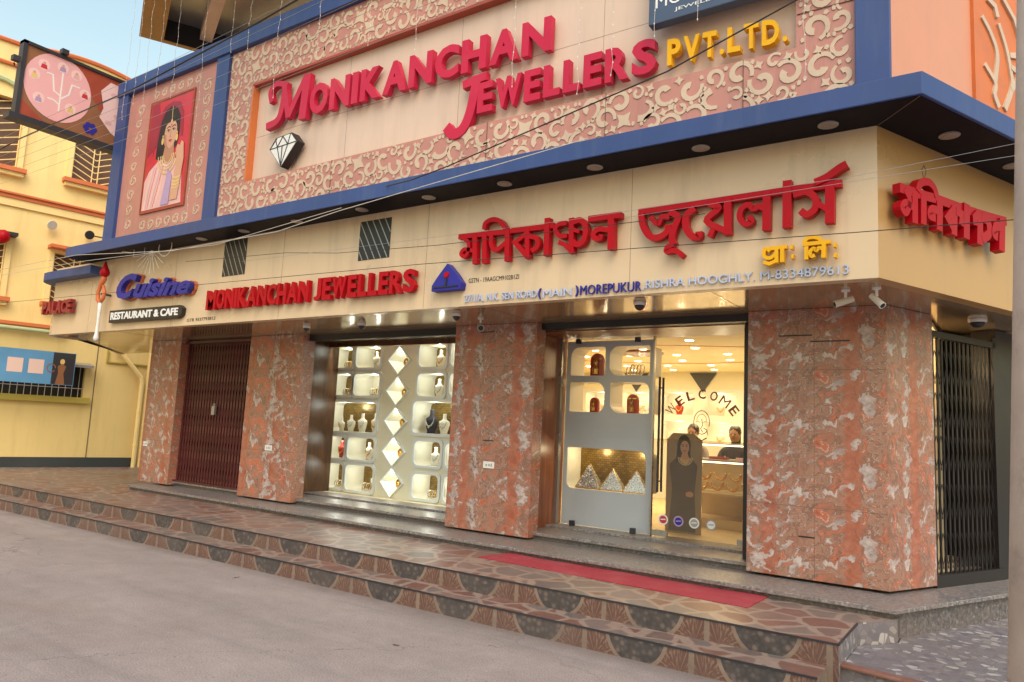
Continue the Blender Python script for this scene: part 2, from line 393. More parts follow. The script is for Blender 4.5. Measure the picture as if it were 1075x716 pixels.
def riser_mat():
    """riser tile: hanging half-discs of dark pebbles between pairs of red fan wedges with beige joints"""
    m, nt, p = new_mat('arched_riser_tile')
    tc = N(nt, 'TexCoord'); sp = N(nt, 'SeparateXYZ'); nt.links.new(tc.outputs['Object'], sp.inputs[0])
    x = mathn(nt, 'SUBTRACT', sp.outputs[0], mathn(nt, 'MULTIPLY', sp.outputs[1], 0.0))
    z = mathn(nt, 'MODULO', sp.outputs[2], .1561)              # height within the step
    P_ = .84
    u = mathn(nt, 'SUBTRACT', mathn(nt, 'PINGPONG', mathn(nt, 'ADD', x, 2.245+P_*40), P_/2), 0)   # 0 at a disc centre, .42 between wedges
    top = mathn(nt, 'SUBTRACT', .19, z)
    rr = mathn(nt, 'SQRT', mathn(nt, 'ADD', mathn(nt, 'MULTIPLY', u, u), mathn(nt, 'MULTIPLY', top, top)))
    R0 = .235
    v = coords(nt)
    vo = N(nt, 'TexVoronoi'); vo.inputs['Scale'].default_value = 22; nt.links.new(v, vo.inputs['Vector'])
    sr = N(nt, 'SeparateColor'); nt.links.new(vo.outputs['Color'], sr.inputs[0])
    peb = ramp(nt, [(0, (.06, .054, .054)), (.5, (.10, .088, .085)), (1, (.17, .125, .108))], sr.outputs[0])
    peb = mix(nt, ramp(nt, [(.25, 0), (.55, .75)], vo.outputs[0]), peb, (.048, .042, .041))
    # fan streaks
    an = mathn(nt, 'ARCTAN2', mathn(nt, 'SUBTRACT', u, .33), mathn(nt, 'ADD', z, .03))
    vs = N(nt, 'CombineXYZ'); nt.links.new(mathn(nt, 'MULTIPLY', an, 3.2), vs.inputs[0]); nt.links.new(mathn(nt, 'MULTIPLY', rr, 9), vs.inputs[1])
    f, _ = noise(nt, vs.outputs[0], 3.2, 3)
    red = ramp(nt, [(.44, (.115, .060, .046)), (.52, (.15, .078, .058)), (.60, (.22, .145, .11))], f)
    ring = mathn(nt, 'ABSOLUTE', mathn(nt, 'SUBTRACT', rr, R0))
    isd = mathn(nt, 'LESS_THAN', rr, R0)
    c = mix(nt, isd, red, peb)
    joint = mathn(nt, 'MAXIMUM', mathn(nt, 'LESS_THAN', ring, .014), mathn(nt, 'GREATER_THAN', u, P_/2-.02))
    n2, _ = noise(nt, v, 12, 5)
    c = mix(nt, joint, c, ramp(nt, [(.3, (.18, .13, .10)), (.7, (.25, .18, .14))], n2))
    d, _ = noise(nt, v, 1.3, 5); c = mix(nt, ramp(nt, [(.45, 0), (.75, .45)], d), c, (.15, .115, .10))
    nt.links.new(c, p.inputs['Base Color']); p.inputs['Roughness'].default_value = .35
    return m
M['riser'] = riser_mat()

def terrazzo_mat():
    m, nt, p = new_mat('broken_tile_mosaic'); v = coords(nt)
    vc = N(nt, 'TexVoronoi'); vc.inputs['Scale'].default_value = 17; nt.links.new(v, vc.inputs['Vector'])
    ve = N(nt, 'TexVoronoi', feature='DISTANCE_TO_EDGE'); ve.inputs['Scale'].default_value = 17; nt.links.new(v, ve.inputs['Vector'])
    sr = N(nt, 'SeparateColor'); nt.links.new(vc.outputs['Color'], sr.inputs[0])
    st = ramp(nt, [(0, (.11, .105, .14)), (.3, (.20, .18, .205)), (.6, (.16, .145, .155)), (.85, (.34, .31, .30)), (1, (.48, .45, .44))], sr.outputs[0])
    c = mix(nt, ramp(nt, [(.03, 1), (.07, 0)], ve.outputs[0]), st, (.15, .125, .12))
    d, _ = noise(nt, v, 1.1, 5); c = mix(nt, ramp(nt, [(.4, 0), (.75, .55)], d), c, (.20, .155, .13))
    nt.links.new(c, p.inputs['Base Color']); p.inputs['Roughness'].default_value = .45
    return m
M['terrazzo'] = terrazzo_mat()

def road_mat():
    m, nt, p = new_mat('worn_concrete_road'); v = coords(nt); v2 = coords(nt, (.28, 1.5, 1))
    a, _ = noise(nt, v2, .9, 8, .62); b, _ = noise(nt, v, 3.2, 10, .78, .4); s, _ = noise(nt, v, 90, 3, .6)
    c = ramp(nt, [(.3, (.235, .195, .178)), (.5, (.275, .226, .212)), (.7, (.315, .262, .238))], a)
    c = mix(nt, .28, c, ramp(nt, [(.3, .25), (.7, .75)], b), 'OVERLAY')
    c = mix(nt, .5, c, ramp(nt, [(.3, .15), (.7, .85)], s), 'OVERLAY')
    st, _ = noise(nt, v, .55, 6, .65, .8)
    c = mix(nt, ramp(nt, [(.56, 0), (.76, .35)], st), c, (.20, .13, .10))
    ve = N(nt, 'TexVoronoi', feature='DISTANCE_TO_EDGE'); ve.inputs['Scale'].default_value = .23
    _, wc = noise(nt, v, 1.6, 6, .7); wv = N(nt, 'VectorMath', operation='SCALE'); wv.inputs['Scale'].default_value = .8; nt.links.new(wc, wv.inputs[0])
    ad = N(nt, 'VectorMath', operation='ADD'); nt.links.new(v, ad.inputs[0]); nt.links.new(wv.outputs[0], ad.inputs[1]); nt.links.new(ad.outputs[0], ve.inputs['Vector'])
    cr = ramp(nt, [(.0, .8), (.004, 0)], ve.outputs[0])
    c = mix(nt, mathn(nt, 'MULTIPLY', cr, ramp(nt, [(.45, 0), (.6, 1)], b)), c, (.06, .045, .04))
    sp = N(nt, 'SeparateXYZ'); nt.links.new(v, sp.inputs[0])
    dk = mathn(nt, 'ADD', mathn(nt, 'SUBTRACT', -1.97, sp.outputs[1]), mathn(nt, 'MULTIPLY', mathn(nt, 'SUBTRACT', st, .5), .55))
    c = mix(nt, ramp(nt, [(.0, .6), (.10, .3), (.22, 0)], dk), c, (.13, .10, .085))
    tr, _ = noise(nt, coords(nt, (.12, 2.6, 1)), 1.4, 5, .6)
    c = mix(nt, ramp(nt, [(.55, 0), (.68, .28)], tr), c, (.17, .15, .145))
    sk, _ = noise(nt, v, 26, 2, .5); c = mix(nt, ramp(nt, [(.70, 0), (.73, .6)], sk), c, (.40, .34, .30)); c = mix(nt, ramp(nt, [(.27, .6), (.30, 0)], sk), c, (.10, .08, .075))
    nt.links.new(c, p.inputs['Base Color']); p.inputs['Roughness'].default_value = .8
    h = mathn(nt, 'ADD', s, mathn(nt, 'MULTIPLY', b, 2)); bump(nt, p, h, .5, .004)
    return m
M['road'] = road_mat()
def rug_mat():
    m, nt, p = new_mat('red_mat_pile'); v = coords(nt)
    f, _ = noise(nt, v, 160, 3); g, _ = noise(nt, v, 3, 6)
    c = ramp(nt, [(.3, (.25, .018, .03)), (.7, (.40, .04, .06))], f); c = mix(nt, ramp(nt, [(.45, 0), (.75, .4)], g), c, (.38, .13, .13))
    nt.links.new(c, p.inputs['Base Color']); p.inputs['Roughness'].default_value = .95; bump(nt, p, f, .8, .004)
    return m
M['rug'] = rug_mat()
def brick_gold():
    m, nt, p = new_mat('gold_brown_tiled_back'); v = coords(nt)
    b = N(nt, 'TexBrick'); b.inputs['Scale'].default_value = 9; b.inputs['Color1'].default_value = (.26, .16, .035, 1); b.inputs['Color2'].default_value = (.15, .09, .02, 1); b.inputs['Mortar'].default_value = (.05, .03, .01, 1)
    mp = N(nt, 'Mapping'); mp.inputs['Rotation'].default_value = (radians(90), 0, 0); nt.links.new(v, mp.inputs[0]); nt.links.new(mp.outputs[0], b.inputs['Vector'])
    nt.links.new(b.outputs[0], p.inputs['Base Color']); p.inputs['Roughness'].default_value = .3; p.inputs['Metallic'].default_value = .5
    return m
M['goldtile'] = brick_gold()
def glass_mat(name='clear_glass', tint=(1,1,1), ior=1.5, veil=0.0):
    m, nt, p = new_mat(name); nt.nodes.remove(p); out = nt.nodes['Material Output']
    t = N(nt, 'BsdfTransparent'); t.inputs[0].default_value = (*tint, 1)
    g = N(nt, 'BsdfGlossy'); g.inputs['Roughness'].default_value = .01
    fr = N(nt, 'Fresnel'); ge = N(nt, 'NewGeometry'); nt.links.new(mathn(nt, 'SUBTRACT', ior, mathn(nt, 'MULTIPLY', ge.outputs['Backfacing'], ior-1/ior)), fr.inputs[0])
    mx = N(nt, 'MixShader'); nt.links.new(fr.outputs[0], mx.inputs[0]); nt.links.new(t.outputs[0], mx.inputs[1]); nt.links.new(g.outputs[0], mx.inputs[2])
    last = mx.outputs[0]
    if veil:
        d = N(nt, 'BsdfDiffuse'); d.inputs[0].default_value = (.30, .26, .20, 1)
        m2 = N(nt, 'MixShader'); m2.inputs[0].default_value = veil; nt.links.new(last, m2.inputs[1]); nt.links.new(d.outputs[0], m2.inputs[2]); last = m2.outputs[0]
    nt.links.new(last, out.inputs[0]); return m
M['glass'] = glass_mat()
M['glass_veil'] = glass_mat('reflection_veil_glass', (.86, .80, .68), 1.2, .20)  # dull tan mixed into clear glass, imitating a street reflection

# traced letter strokes: (width, [(x, z), ...]) in metres on the wall
BN1 = [(0.055,[(-3.832,3.598),(-3.158,3.582)]),(0.055,[(-3.158,3.586),(-2.815,3.581),(-2.666,3.581)]),(0.06,[(-3.618,3.599),(-3.597,3.289)]),(0.042,[(-3.765,3.575),(-3.695,3.52),(-3.69,3.43),(-3.735,3.375),(-3.785,3.41),(-3.74,3.455),(-3.62,3.425)]),(0.06,[(-3.493,3.584),(-3.473,3.283)]),(0.05,[(-3.501,3.641),(-3.483,3.704),(-3.395,3.73),(-3.305,3.7),(-3.235,3.619)]),(0.06,[(-3.208,3.597),(-3.193,3.28)]),(0.05,[(-3.405,3.57),(-3.395,3.46),(-3.33,3.405),(-3.205,3.475)]),(0.055,[(-2.969,3.587),(-2.952,3.284)]),(0.05,[(-2.97,3.534),(-3.104,3.459),(-2.962,3.308)]),(0.05,[(-2.944,3.504),(-2.856,3.473),(-2.836,3.395),(-2.905,3.35)]),(0.06,[(-2.739,3.66),(-2.734,3.289)]),(0.045,[(-2.52,3.585),(-2.61,3.579),(-2.643,3.531),(-2.591,3.465),(-2.508,3.459)]),(0.055,[(-2.47,3.626),(-2.458,3.288)]),(0.055,[(-2.452,3.582),(-2.368,3.592),(-2.314,3.518),(-2.328,3.398),(-2.395,3.361),(-2.444,3.394)]),(0.045,[(-2.598,3.405),(-2.529,3.372),(-2.463,3.311)]),(0.04,[(-2.44,3.507),(-2.376,3.483)]),(0.06,[(-2.287,3.591),(-1.956,3.59)]),(0.065,[(-2.053,3.586),(-2.045,3.28)]),(0.05,[(-2.057,3.457),(-2.169,3.48),(-2.226,3.444),(-2.212,3.4),(-2.157,3.396),(-2.145,3.428)])]
BN2 = [(0.055,[(-1.792,3.599),(-0.954,3.606)]),(0.06,[(-0.957,3.602),(-0.515,3.609),(-0.115,3.605)]),(0.06,[(-1.767,3.586),(-1.743,3.467),(-1.68,3.367),(-1.6,3.343),(-1.519,3.383),(-1.509,3.448)]),(0.05,[(-1.675,3.535),(-1.603,3.469),(-1.565,3.521),(-1.497,3.513)]),(0.06,[(-1.498,3.566),(-1.42,3.503),(-1.45,3.413),(-1.471,3.321),(-1.452,3.263)]),(0.045,[(-1.452,3.263),(-1.504,3.25),(-1.515,3.21),(-1.432,3.209),(-1.365,3.152)]),(0.06,[(-1.27,3.562),(-1.342,3.508),(-1.347,3.41),(-1.297,3.324),(-1.234,3.31),(-1.229,3.353)]),(0.065,[(-0.989,3.62),(-0.985,3.298)]),(0.055,[(-1.147,3.587),(-1.063,3.534),(-1.163,3.437),(-0.994,3.326)]),(0.07,[(-1.143,3.336),(-1.103,3.317)]),(0.065,[(-0.671,3.618),(-0.673,3.299)]),(0.05,[(-0.679,3.475),(-0.733,3.503),(-0.776,3.488),(-0.814,3.528),(-0.869,3.504),(-0.886,3.434),(-0.847,3.373),(-0.792,3.384),(-0.81,3.432)]),(0.07,[(-0.512,3.685),(-0.514,3.301)]),(0.07,[(-0.197,3.598),(-0.2,3.3)]),(0.055,[(-0.467,3.56),(-0.364,3.569),(-0.3,3.503),(-0.307,3.425),(-0.364,3.388),(-0.411,3.425)]),(0.045,[(-0.302,3.478),(-0.215,3.407)]),(0.06,[(-0.306,3.635),(-0.217,3.665),(-0.133,3.719),(-0.074,3.746)])]
BNY = [(0.03,[(-0.702,3.146),(-0.514,3.15)]),(0.028,[(-0.69,3.145),(-0.69,3.09),(-0.645,3.07),(-0.594,3.105)]),(0.03,[(-0.595,3.147),(-0.594,3.027)]),(0.02,[(-0.66,3.145),(-0.65,3.12)]),(0.028,[(-0.696,3.041),(-0.651,3.023),(-0.594,3.044)]),(0.03,[(-0.551,3.151),(-0.552,3.028)]),(0.035,[(-0.487,3.144),(-0.469,3.142)]),(0.035,[(-0.482,3.067),(-0.464,3.066)]),(0.03,[(-0.369,3.166),(-0.369,3.031)]),(0.028,[(-0.388,3.159),(-0.364,3.195),(-0.318,3.202),(-0.267,3.18),(-0.246,3.139)]),(0.03,[(-0.395,3.152),(-0.196,3.155)]),(0.03,[(-0.241,3.144),(-0.246,3.033)]),(0.026,[(-0.246,3.099),(-0.275,3.114),(-0.295,3.094),(-0.316,3.113),(-0.341,3.087),(-0.332,3.053),(-0.307,3.059)]),(0.035,[(-0.174,3.128),(-0.156,3.126)]),(0.035,[(-0.17,3.046),(-0.153,3.044)])]
CAPM = [(0.1,[(-7.3,5.882),(-7.343,6.045),(-7.217,6.125),(-7.047,6.084)]),(0.13,[(-7.03,6.1),(-7.065,5.745),(-7.143,5.588),(-7.365,5.546)]),(0.12,[(-7.064,6.098),(-6.912,5.585)]),(0.12,[(-6.913,5.596),(-6.614,6.088)]),(0.16,[(-6.584,6.113),(-6.624,5.502)])]
CAPJ = [(0.11,[(-3.955,5.332),(-3.803,5.355),(-3.634,5.368)]),(0.14,[(-3.762,5.372),(-3.833,5.006),(-3.927,4.824),(-4.057,4.797),(-4.156,4.898)])]
BNS = [(0.11,[(0.107,3.557),(0.363,3.562),(0.648,3.575),(0.967,3.577),(1.345,3.588),(1.707,3.607)]),(0.11,[(0.306,3.554),(0.298,3.318)]),(0.08,[(0.17,3.56),(0.225,3.5),(0.22,3.43),(0.175,3.375),(0.13,3.41),(0.18,3.455),(0.29,3.43)]),(0.11,[(0.421,3.569),(0.412,3.331)]),(0.09,[(0.339,3.58),(0.382,3.651),(0.483,3.684),(0.566,3.659),(0.611,3.586)]),(0.12,[(0.644,3.559),(0.63,3.324)]),(0.1,[(0.631,3.479),(0.525,3.472),(0.498,3.419),(0.574,3.414)]),(0.12,[(0.859,3.565),(0.838,3.325)]),(0.1,[(0.839,3.531),(0.747,3.449),(0.832,3.372)]),(0.1,[(0.875,3.528),(0.965,3.517),(0.945,3.423)]),(0.13,[(1.039,3.622),(1.019,3.328)]),(0.13,[(1.245,3.593),(1.223,3.315)]),(0.12,[(1.266,3.556),(1.365,3.535),(1.375,3.434),(1.259,3.372)]),(0.1,[(1.209,3.576),(1.15,3.528),(1.156,3.464)]),(0.14,[(1.604,3.602),(1.576,3.32)]),(0.12,[(1.595,3.527),(1.488,3.517),(1.458,3.449),(1.513,3.433)])]
VINE = [[(1.31, 5.36), (1.45, 5.25), (1.55, 5.09), (1.5, 4.83)], [(1.33, 4.93), (1.5, 4.81), (1.48, 4.7), (1.55, 4.6)], [(1.59, 5.39), (1.71, 5.2), (1.78, 5.0), (1.79, 4.85), (1.65, 4.61)], [(1.77, 5.15), (1.95, 5.2)], [(1.95, 5.02), (1.78, 4.83)], [(1.4, 5.56), (1.53, 5.53), (1.57, 5.44)], [(1.67, 5.66), (1.87, 5.53), (1.96, 5.39)], [(1.78, 5.04), (1.87, 5.03)]]

# ------------------------------------------------------------------ the setting
def struct(o): o['kind'] = 'structure'; return o
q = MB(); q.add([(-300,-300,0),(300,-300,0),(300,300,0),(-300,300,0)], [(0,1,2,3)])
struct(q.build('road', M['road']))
H1, H2 = .156, .312
def stepped(name, pts, z0, z1, top, side, nose=None):
    q = MB(); n = len(pts)
    q.add([(p[0],p[1],z1) for p in pts], [tuple(range(n))], top)
    for i in range(n):
        a, b = pts[i], pts[(i+1) % n]
        q.add([(a[0],a[1],z0),(b[0],b[1],z0),(b[0],b[1],z1),(a[0],a[1],z1)], [(0,1,2,3)], M['terrazzo'] if name == 'terrace' and i in (1,2) else side)
    if nose:
        for a, b in nose: q.tube([(a[0],a[1],z1-.006),(b[0],b[1],z1-.006)], .009, M['dark'], 4)
    return struct(q.build(name, None, fix=False))
# lower step, paved terrace, mosaic apron at the corner
stepped('lower_step', [(-40,-1.97),(-.16,-1.97),(-.16,-1.60),(-40,-1.60)], 0, H1, M['paving'], M['riser'], [((-40,-1.97),(-.16,-1.97))])
stepped('terrace', [(-40,-1.66),(-.09,-1.66),(-.09,-.93),(.14,-.60),(.14,8),(-40,8)], 0, H2, M['paving'], M['riser'], [((-40,-1.66),(-.09,-1.66)),((-.09,-1.66),(-.09,-.93))])
stepped('corner_apron', [(-.157,-1.57),(.6,-1.70),(6,-2.6),(9,8),(.147,8),(.147,-.62),(-.085,-.94),(-.085,-1.57)], 0, .150, M['terrazzo'], M['terrazzo'])
q = MB()
for a, b in (((-.23,-1.545),(.6,-1.69)), ((.6,-1.69),(6,-2.6))):
    a, b = Vector((*a, .146)), Vector((*b, .146)); t = (b-a).normalized(); nn = Vector((-t.y, t.x, 0))
    q.obox(a-nn*.035, b-a, nn*.09, Vector((0,0,.022)))
M['coping'] = paint('worn_red_brown_coping', (.20, .085, .06), .55, .2, scale=4, dirt=(.35, .26, .22))
struct(q.build('coping', M['coping'], bevel=.006))

# ------------------------------------------------------------------ the jewellers' building
B = thing('jewellers_building', 'jewellers building with cream fascia, blue canopy, pink scroll cladding and red marble pillars', 'building')
def sd(O, s, off=0, z=0): return Vector(O)+S*s+SN*off+Z*z
C0 = Vector((.12,-1.21,0))        # fascia corner
# granite plinth: two tiers
def tier(name, pts, z0, z1, lip=.035):
    q = MB(); q.prism(pts, z1-lip, z1, M['granite_top'])
    ins = [(p[0], p[1]) for p in pts]
    q2 = [(p[0]+(0), p[1]+.05) for p in ins]; q2[1] = (ins[1][0]-.05, ins[1][1]+.05); q2[2] = (ins[2][0]-.05, ins[2][1])
    q.prism(q2, z0, z1-lip-.0005, M['granite']); return q.build(name, None, B, bevel=.005)
e = Vector((.13,-.62,0))+S*6
tier('plinth', [(-11.4,-.40),(.13,-.62),(e.x,e.y),(-11.4,5)], .14, .388)
e2_ = Vector((.0,.13,0))+S*6
tier('upper_plinth', [(-11.1,.10),(-.1,.10),(e2_.x-.1,e2_.y),(-11.1,5)], .386, .472)
box('threshold', (-8.3,.62,.47), (-1.3,1.0,.50), M['granite_top'], B, .004)
box('room_floor', (-8.6,1.0,.46), (.4,6.2,.497), M['room'], B)

# pillars of red marble (the reference spacing along the front)
def pillar(x0, x1, depth=.22):
    p = box('pillar', (x0,0,.412), (x1,depth,2.878), M['marble'], B, .006)
    for z in (1.12+.04*random.random(), 2.36):
        box('joint', (x0+.001,-.0012,z), (x1-.001,.01,z+.0035), M['seam'], p)
    return p
p1 = pillar(-11.81,-10.89, .3); p2 = pillar(-8.97,-7.73, .24); p3 = pillar(-4.84,-3.63, .2)
q = MB(); a = Vector((.02,0,0)); b = a+S*.73
q.prism([(-1.19,0),(a.x,a.y),(b.x,b.y),(b.x-.22,b.y+.1),(-1.19,.26)], .412, 2.878); p4 = q.build('pillar', M['marble'], B, bevel=.006)
q = MB()
q.box((-1.189,-.0012,2.30),(.018,.01,2.3035)); q.box((-1.189,-.0012,1.05),(.018,.01,1.0535)); q.box((-.585,-.0014,.42),(-.5825,.01,2.87))
q.build('joint', M['seam'], p4)
# thin dark slots in the marble
for par, pts in ((p3, [(-4.45,2.78,.2),(-4.33,1.47,.16)]), (p4, [(-.9,2.62,.3),(-.62,2.56,.34),(-.72,.78,.14)])):
    for x, z, w in pts: box('slot', (x,-.003,z), (x+w,.012,z+.012), M['black'], par)
# walls between and behind the pillars
box('pier', (-11.7,.3,.388), (-10.95,.9,2.878), M['wood'], B)
box('pier', (-8.92,.24,.388), (-8.2,1.15,2.878), M['jamb'], B)
box('pier', (-5.0,.2,.388), (-3.78,.98,2.878), M['wood'], B)
box('pier', (-1.30,.26,.388), (-.2,.95,2.878), M['black'], B)
box('door_jamb', (-1.36,.45,.474), (-1.302,.86,2.80), M['wood'], B)
box('lintel', (-10.95,.16,2.80), (-8.92,.28,2.8775), M['black'], B)
box('lintel', (-7.74,.12,2.79), (-4.83,.26,2.8775), M['black'], B)
box('lintel', (-3.64,.10,2.80), (-1.18,.24,2.8775), M['black'], B)
box('door_head', (-3.78,.24,2.79), (-1.30,.98,2.8775), M['wood'], B)
box('back_wall', (-10.98,.75,.388), (-8.9,.85,2.878), M['black'], B)

# fascia
q = MB(); arc = [(-12.9-.45*sin(t), -.76-.45*cos(t)) for t in [radians(a_) for a_ in (0,15,30,45,60,75,90,105,120,135)]]
outer = [(.12,-1.21)]+arc+[(-15.6,1.35)]
inner = [(-15.5,1.45)]+[(-12.9-.33*sin(t), -.76-.33*cos(t)) for t in [radians(a_) for a_ in (135,120,105,90,75,60,45,30,15,0)]]+[(.03,-1.09)]
q.prism(outer+inner, 2.87, 4.05)
fas = q.build('fascia', M['cream'], B)
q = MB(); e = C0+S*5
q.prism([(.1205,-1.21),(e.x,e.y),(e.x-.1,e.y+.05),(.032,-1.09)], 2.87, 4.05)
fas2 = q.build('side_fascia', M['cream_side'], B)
for i in range(5):
    box('seam', (-1.9-2.44*i,-1.2112,2.875), (-1.897-2.44*i,-1.2,4.045), M['seam'], fas)
# glossy soffit under the fascia
q = MB(); e = C0+S*5-SN*.11
q.prism([(.03,-1.095),(e.x,e.y),(e.x-2,e.y+1.0),(-.3,1.0),(-11.0,1.0),(-11.85,1.35),(-15.5,1.4),(-13.1,-.6),(-12.9,-1.09)], 2.879, 2.915)
sof = q.build('soffit', M['soffit'], B)
q = MB()
for i in range(5): q.box((-1.2-2.44*i,-1.09,2.8775),(-1.197-2.44*i,.9,2.885))
q.box((-11,-.12,2.8775),(.0,-.1165,2.885)); q.build('seam', M['seam'], sof)
# canopy
q = MB(); e = Vector((.46,-1.62,0))+S*5.4; pts = [(-11.81,-1.62),(.46,-1.62),(e.x,e.y),(e.x-3,e.y+1.3),(-11.3,1.0),(-11.81,-.6)]
q.prism(pts, 4.055, 4.222); can = q.build('canopy', M['blue'], B, bevel=.006)
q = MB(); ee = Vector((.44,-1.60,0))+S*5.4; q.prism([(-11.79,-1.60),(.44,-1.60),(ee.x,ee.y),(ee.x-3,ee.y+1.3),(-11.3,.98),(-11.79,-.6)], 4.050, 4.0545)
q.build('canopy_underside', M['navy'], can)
q = MB(); a = Vector((.44,-1.60,4.0485)); b = Vector((.13,-1.22,4.0485)); q.tube([a,b], .004, M['seam'], 4); q.build('seam', M['black'], can)
for x, y in ((-10.3,-1.4),(-8.34,-1.4),(-7.39,-1.4),(-6.33,-1.4),(-5.2,-1.4),(-4.19,-1.4),(-3.2,-1.4),(-2.19,-1.4),(-1.19,-1.4),(-.19,-1.4),(.57,-.78),(.98,.15)):
    q = MB(); q.lathe([(.075,0),(.075,-.008),(.058,-.012)], (x,y,4.0485), k=20); dl = q.build('downlight', M['grey'], can, smooth=False)
    q = MB(); q.lathe([(.056,0),(.05,-.004),(.02,-.006)], (x,y,4.0362), k=16); q.build('lens', M['lamp_off'], dl)
# little blue cap over the rounded end
q = MB(); cap = [(-11.35,-1.42)]+[(-12.85-.62*sin(t), -.80-.62*cos(t)) for t in [radians(a_) for a_ in (0,15,30,45,60,75,90,110)]]+[(-13.3,.0),(-11.35,-.4)]
q.prism(cap, 3.80, 3.94); q.build('end_cap', M['blue'], B, bevel=.006)

# upper storey
yb = -1.11
q = MB(); e = Vector((.22,yb,0))+S*6
q.prism([(-11.38,yb),(.19,yb),(e.x-.03,e.y),(e.x-5,e.y+2),(-11.38,5)], 4.1, 7.0); q.build('wall', M['cream_up'], B)
box('post', (-11.40,-1.27,4.10), (-11.10,-1.0,7.06), M['blue'], B, .006)
box('post', (-8.63,-1.26,4.10), (-8.33,-1.105,6.86), M['blue'], B, .006)
box('post', (-.02,-1.26,4.10), (.225,-1.105,7.06), M['blue'], B, .006)
box('parapet_beam', (-11.42,-1.29,6.85), (.235,-1.0,7.10), M['blue'], B, .006)
# the pink scroll cladding: bands round the recessed cream sign panel and the left bay
def curl_shapes(mb, x0, z0, x1, z1, y, dens=1.0, seed=1):
    rnd = random.Random(seed); placed = []
    O = Vector((0,y,0))
    def ok(x, z, r):
        if x-r < x0+.01 or x+r > x1-.01 or z-r < z0+.01 or z+r > z1-.01: return False
        return all((x-a)**2+(z-b)**2 > (r+c)**2*.93 for a, b, c in placed)
    W = min(x1-x0, z1-z0)
    for R, tries in ((.12, 1500), (.095, 4000), (.07, 9000), (.045, 14000), (.027, 20000)):
        if R*2 > W-.02: continue
        for _ in range(int(tries*dens*((x1-x0)*(z1-z0))/2)):
            x = rnd.uniform(x0, x1); z = rnd.uniform(z0, z1)
            if not ok(x, z, R*.86): continue
            placed.append((x, z, R*.92)); a = rnd.uniform(0, 2*pi); k = rnd.random(); sg = rnd.choice((-1, 1))
            if R > .06 and k < .82:       # spiral hook, thin tail to fat head
                n = 15; turn = rnd.uniform(1.45, 2.0)*pi; pts = []
                for i in range(n):
                    t = i/(n-1); rr = R*(.98-.68*t); an = a+sg*turn*t; pts.append((x+rr*cos(an)*.95, z+rr*sin(an)))
                mb.stroke(pts, R*.28, O, X, Z, FN, 0, .007, None, R*.50)
            elif R > .04 and k < .9:     # four-pointed concave star
                pts = []
                for i in range(16):
                    t = i/16*2*pi; rr = R*(1.05 if i % 4 == 0 else (.50 if i % 4 == 2 else .62)); pts.append((x+rr*cos(t+a), z+rr*sin(t+a)))
                mb.plate(pts, O, X, Z, FN, .007)
            elif R > .03:
                pts = [(x+R*.9*cos(a+sg*t), z+R*.7*sin(a+sg*t)) for t in (0, .5, 1, 1.5, 2, 2.5, 3)]
                mb.stroke(pts, R*.55, O, X, Z, FN, 0, .007, None, R*.25)
            else:
                mb.plate([(x+R*.9*cos(a+t)*(1 if i % 2 else .7), z+R*.9*sin(a+t)) for i, t in enumerate((0, 1.3, 2.5, 3.9, 5.1))], O, X, Z, FN, .007)
def scroll(x0, z0, x1, z1, seed, y=-1.21, th=.098):
    s_ = box('scroll_panel', (x0,y,z0), (x1,y+th,z1), M['pink'], B)
    q = MB(); curl_shapes(q, x0, z0, x1, z1, y-.0005, 1.6, seed); q.build('scroll_inlay', M['curl'], s_)
    return s_
CX0, CX1, CZ0, CZ1 = -7.76, -.47, 4.84, 6.26
scroll(-8.33, CZ1, -.02, 6.85, 3); scroll(-8.33, 4.2, -.02, CZ0, 4)
scroll(-8.33, CZ0, CX0, CZ1, 5); scroll(CX1, CZ0, -.02, CZ1, 6)
box('reveal', (CX0-.002,-1.215,CZ0), (CX0+.02,-1.1105,CZ1), M['orange'], B)
box('reveal', (CX0,-1.215,CZ1-.03), (CX1,-1.1105,CZ1+.003), M['maroon_p'], B)
q = MB()
for x in (-5.9,-4.1,-2.3): q.box((x,-1.1112,CZ0),(x+.003,-1.105,CZ1))
q.box((CX0,-1.1112,5.5),(CX1,-1.105,5.503)); q.build('seam', M['seam'], B)
q = MB()
for x in (-6.0,-3.6,-2.2,-.9): q.box((x,-1.2185,4.23),(x+.005,-1.2,CZ0))
q.box((-.46,-1.2185,5.12),(-.03,-1.2,5.125)); q.build('seam', M['seam'], B)
# left bay with the framed portrait print
left = box('bay_panel', (-11.1,-1.21,4.2), (-8.63,-1.112,6.85), M['pink'], B)
q = MB(); rnd = random.Random(11)
def vine(x, z, s, a):
    for k in range(3):
        an = a+k*2.1; pts = [(x+s*(.9-.5*t)*cos(an+2.6*t), z+s*(.9-.5*t)*sin(an+2.6*t)) for t in [i/7 for i in range(8)]]
        q.stroke(pts, .012, (0,-1.2105,0), X, Z, FN, 0, .005, None, .035)
for z in [4.6+.24*i for i in range(9)]:
    vine(-10.78+.07*rnd.random(), z, rnd.uniform(.08,.125), rnd.random()*6); vine(-8.90+.07*rnd.random(), z, rnd.uniform(.08,.125), rnd.random()*6)
for x in [-10.3+.23*i for i in range(6)]: vine(x, 6.68, .09, rnd.random()*6); vine(x, 4.52, .10, rnd.random()*6)
q.build('vine_relief', M['curl'], left)
PIC = thing('portrait_poster', 'tall red framed poster of a woman in bridal jewellery on the pink left bay', 'poster', (-9.79,-1.215,4.72))
def pl(name, pts, m, par, O, ux, n, d0, d1):
    q = MB(); O = Vector(O)
    q.plate(pts, O+n*d0, ux, Z, n, d1-d0); return q.build(name, m, par)
W2 = .59; HH = 1.80
pl('backing', [(-W2,0),(W2,0),(W2,HH),(-W2,HH)], M['maroon_p'], PIC, (0,0,0), X, FN, 0, .012)
q = MB(); q.mats = []
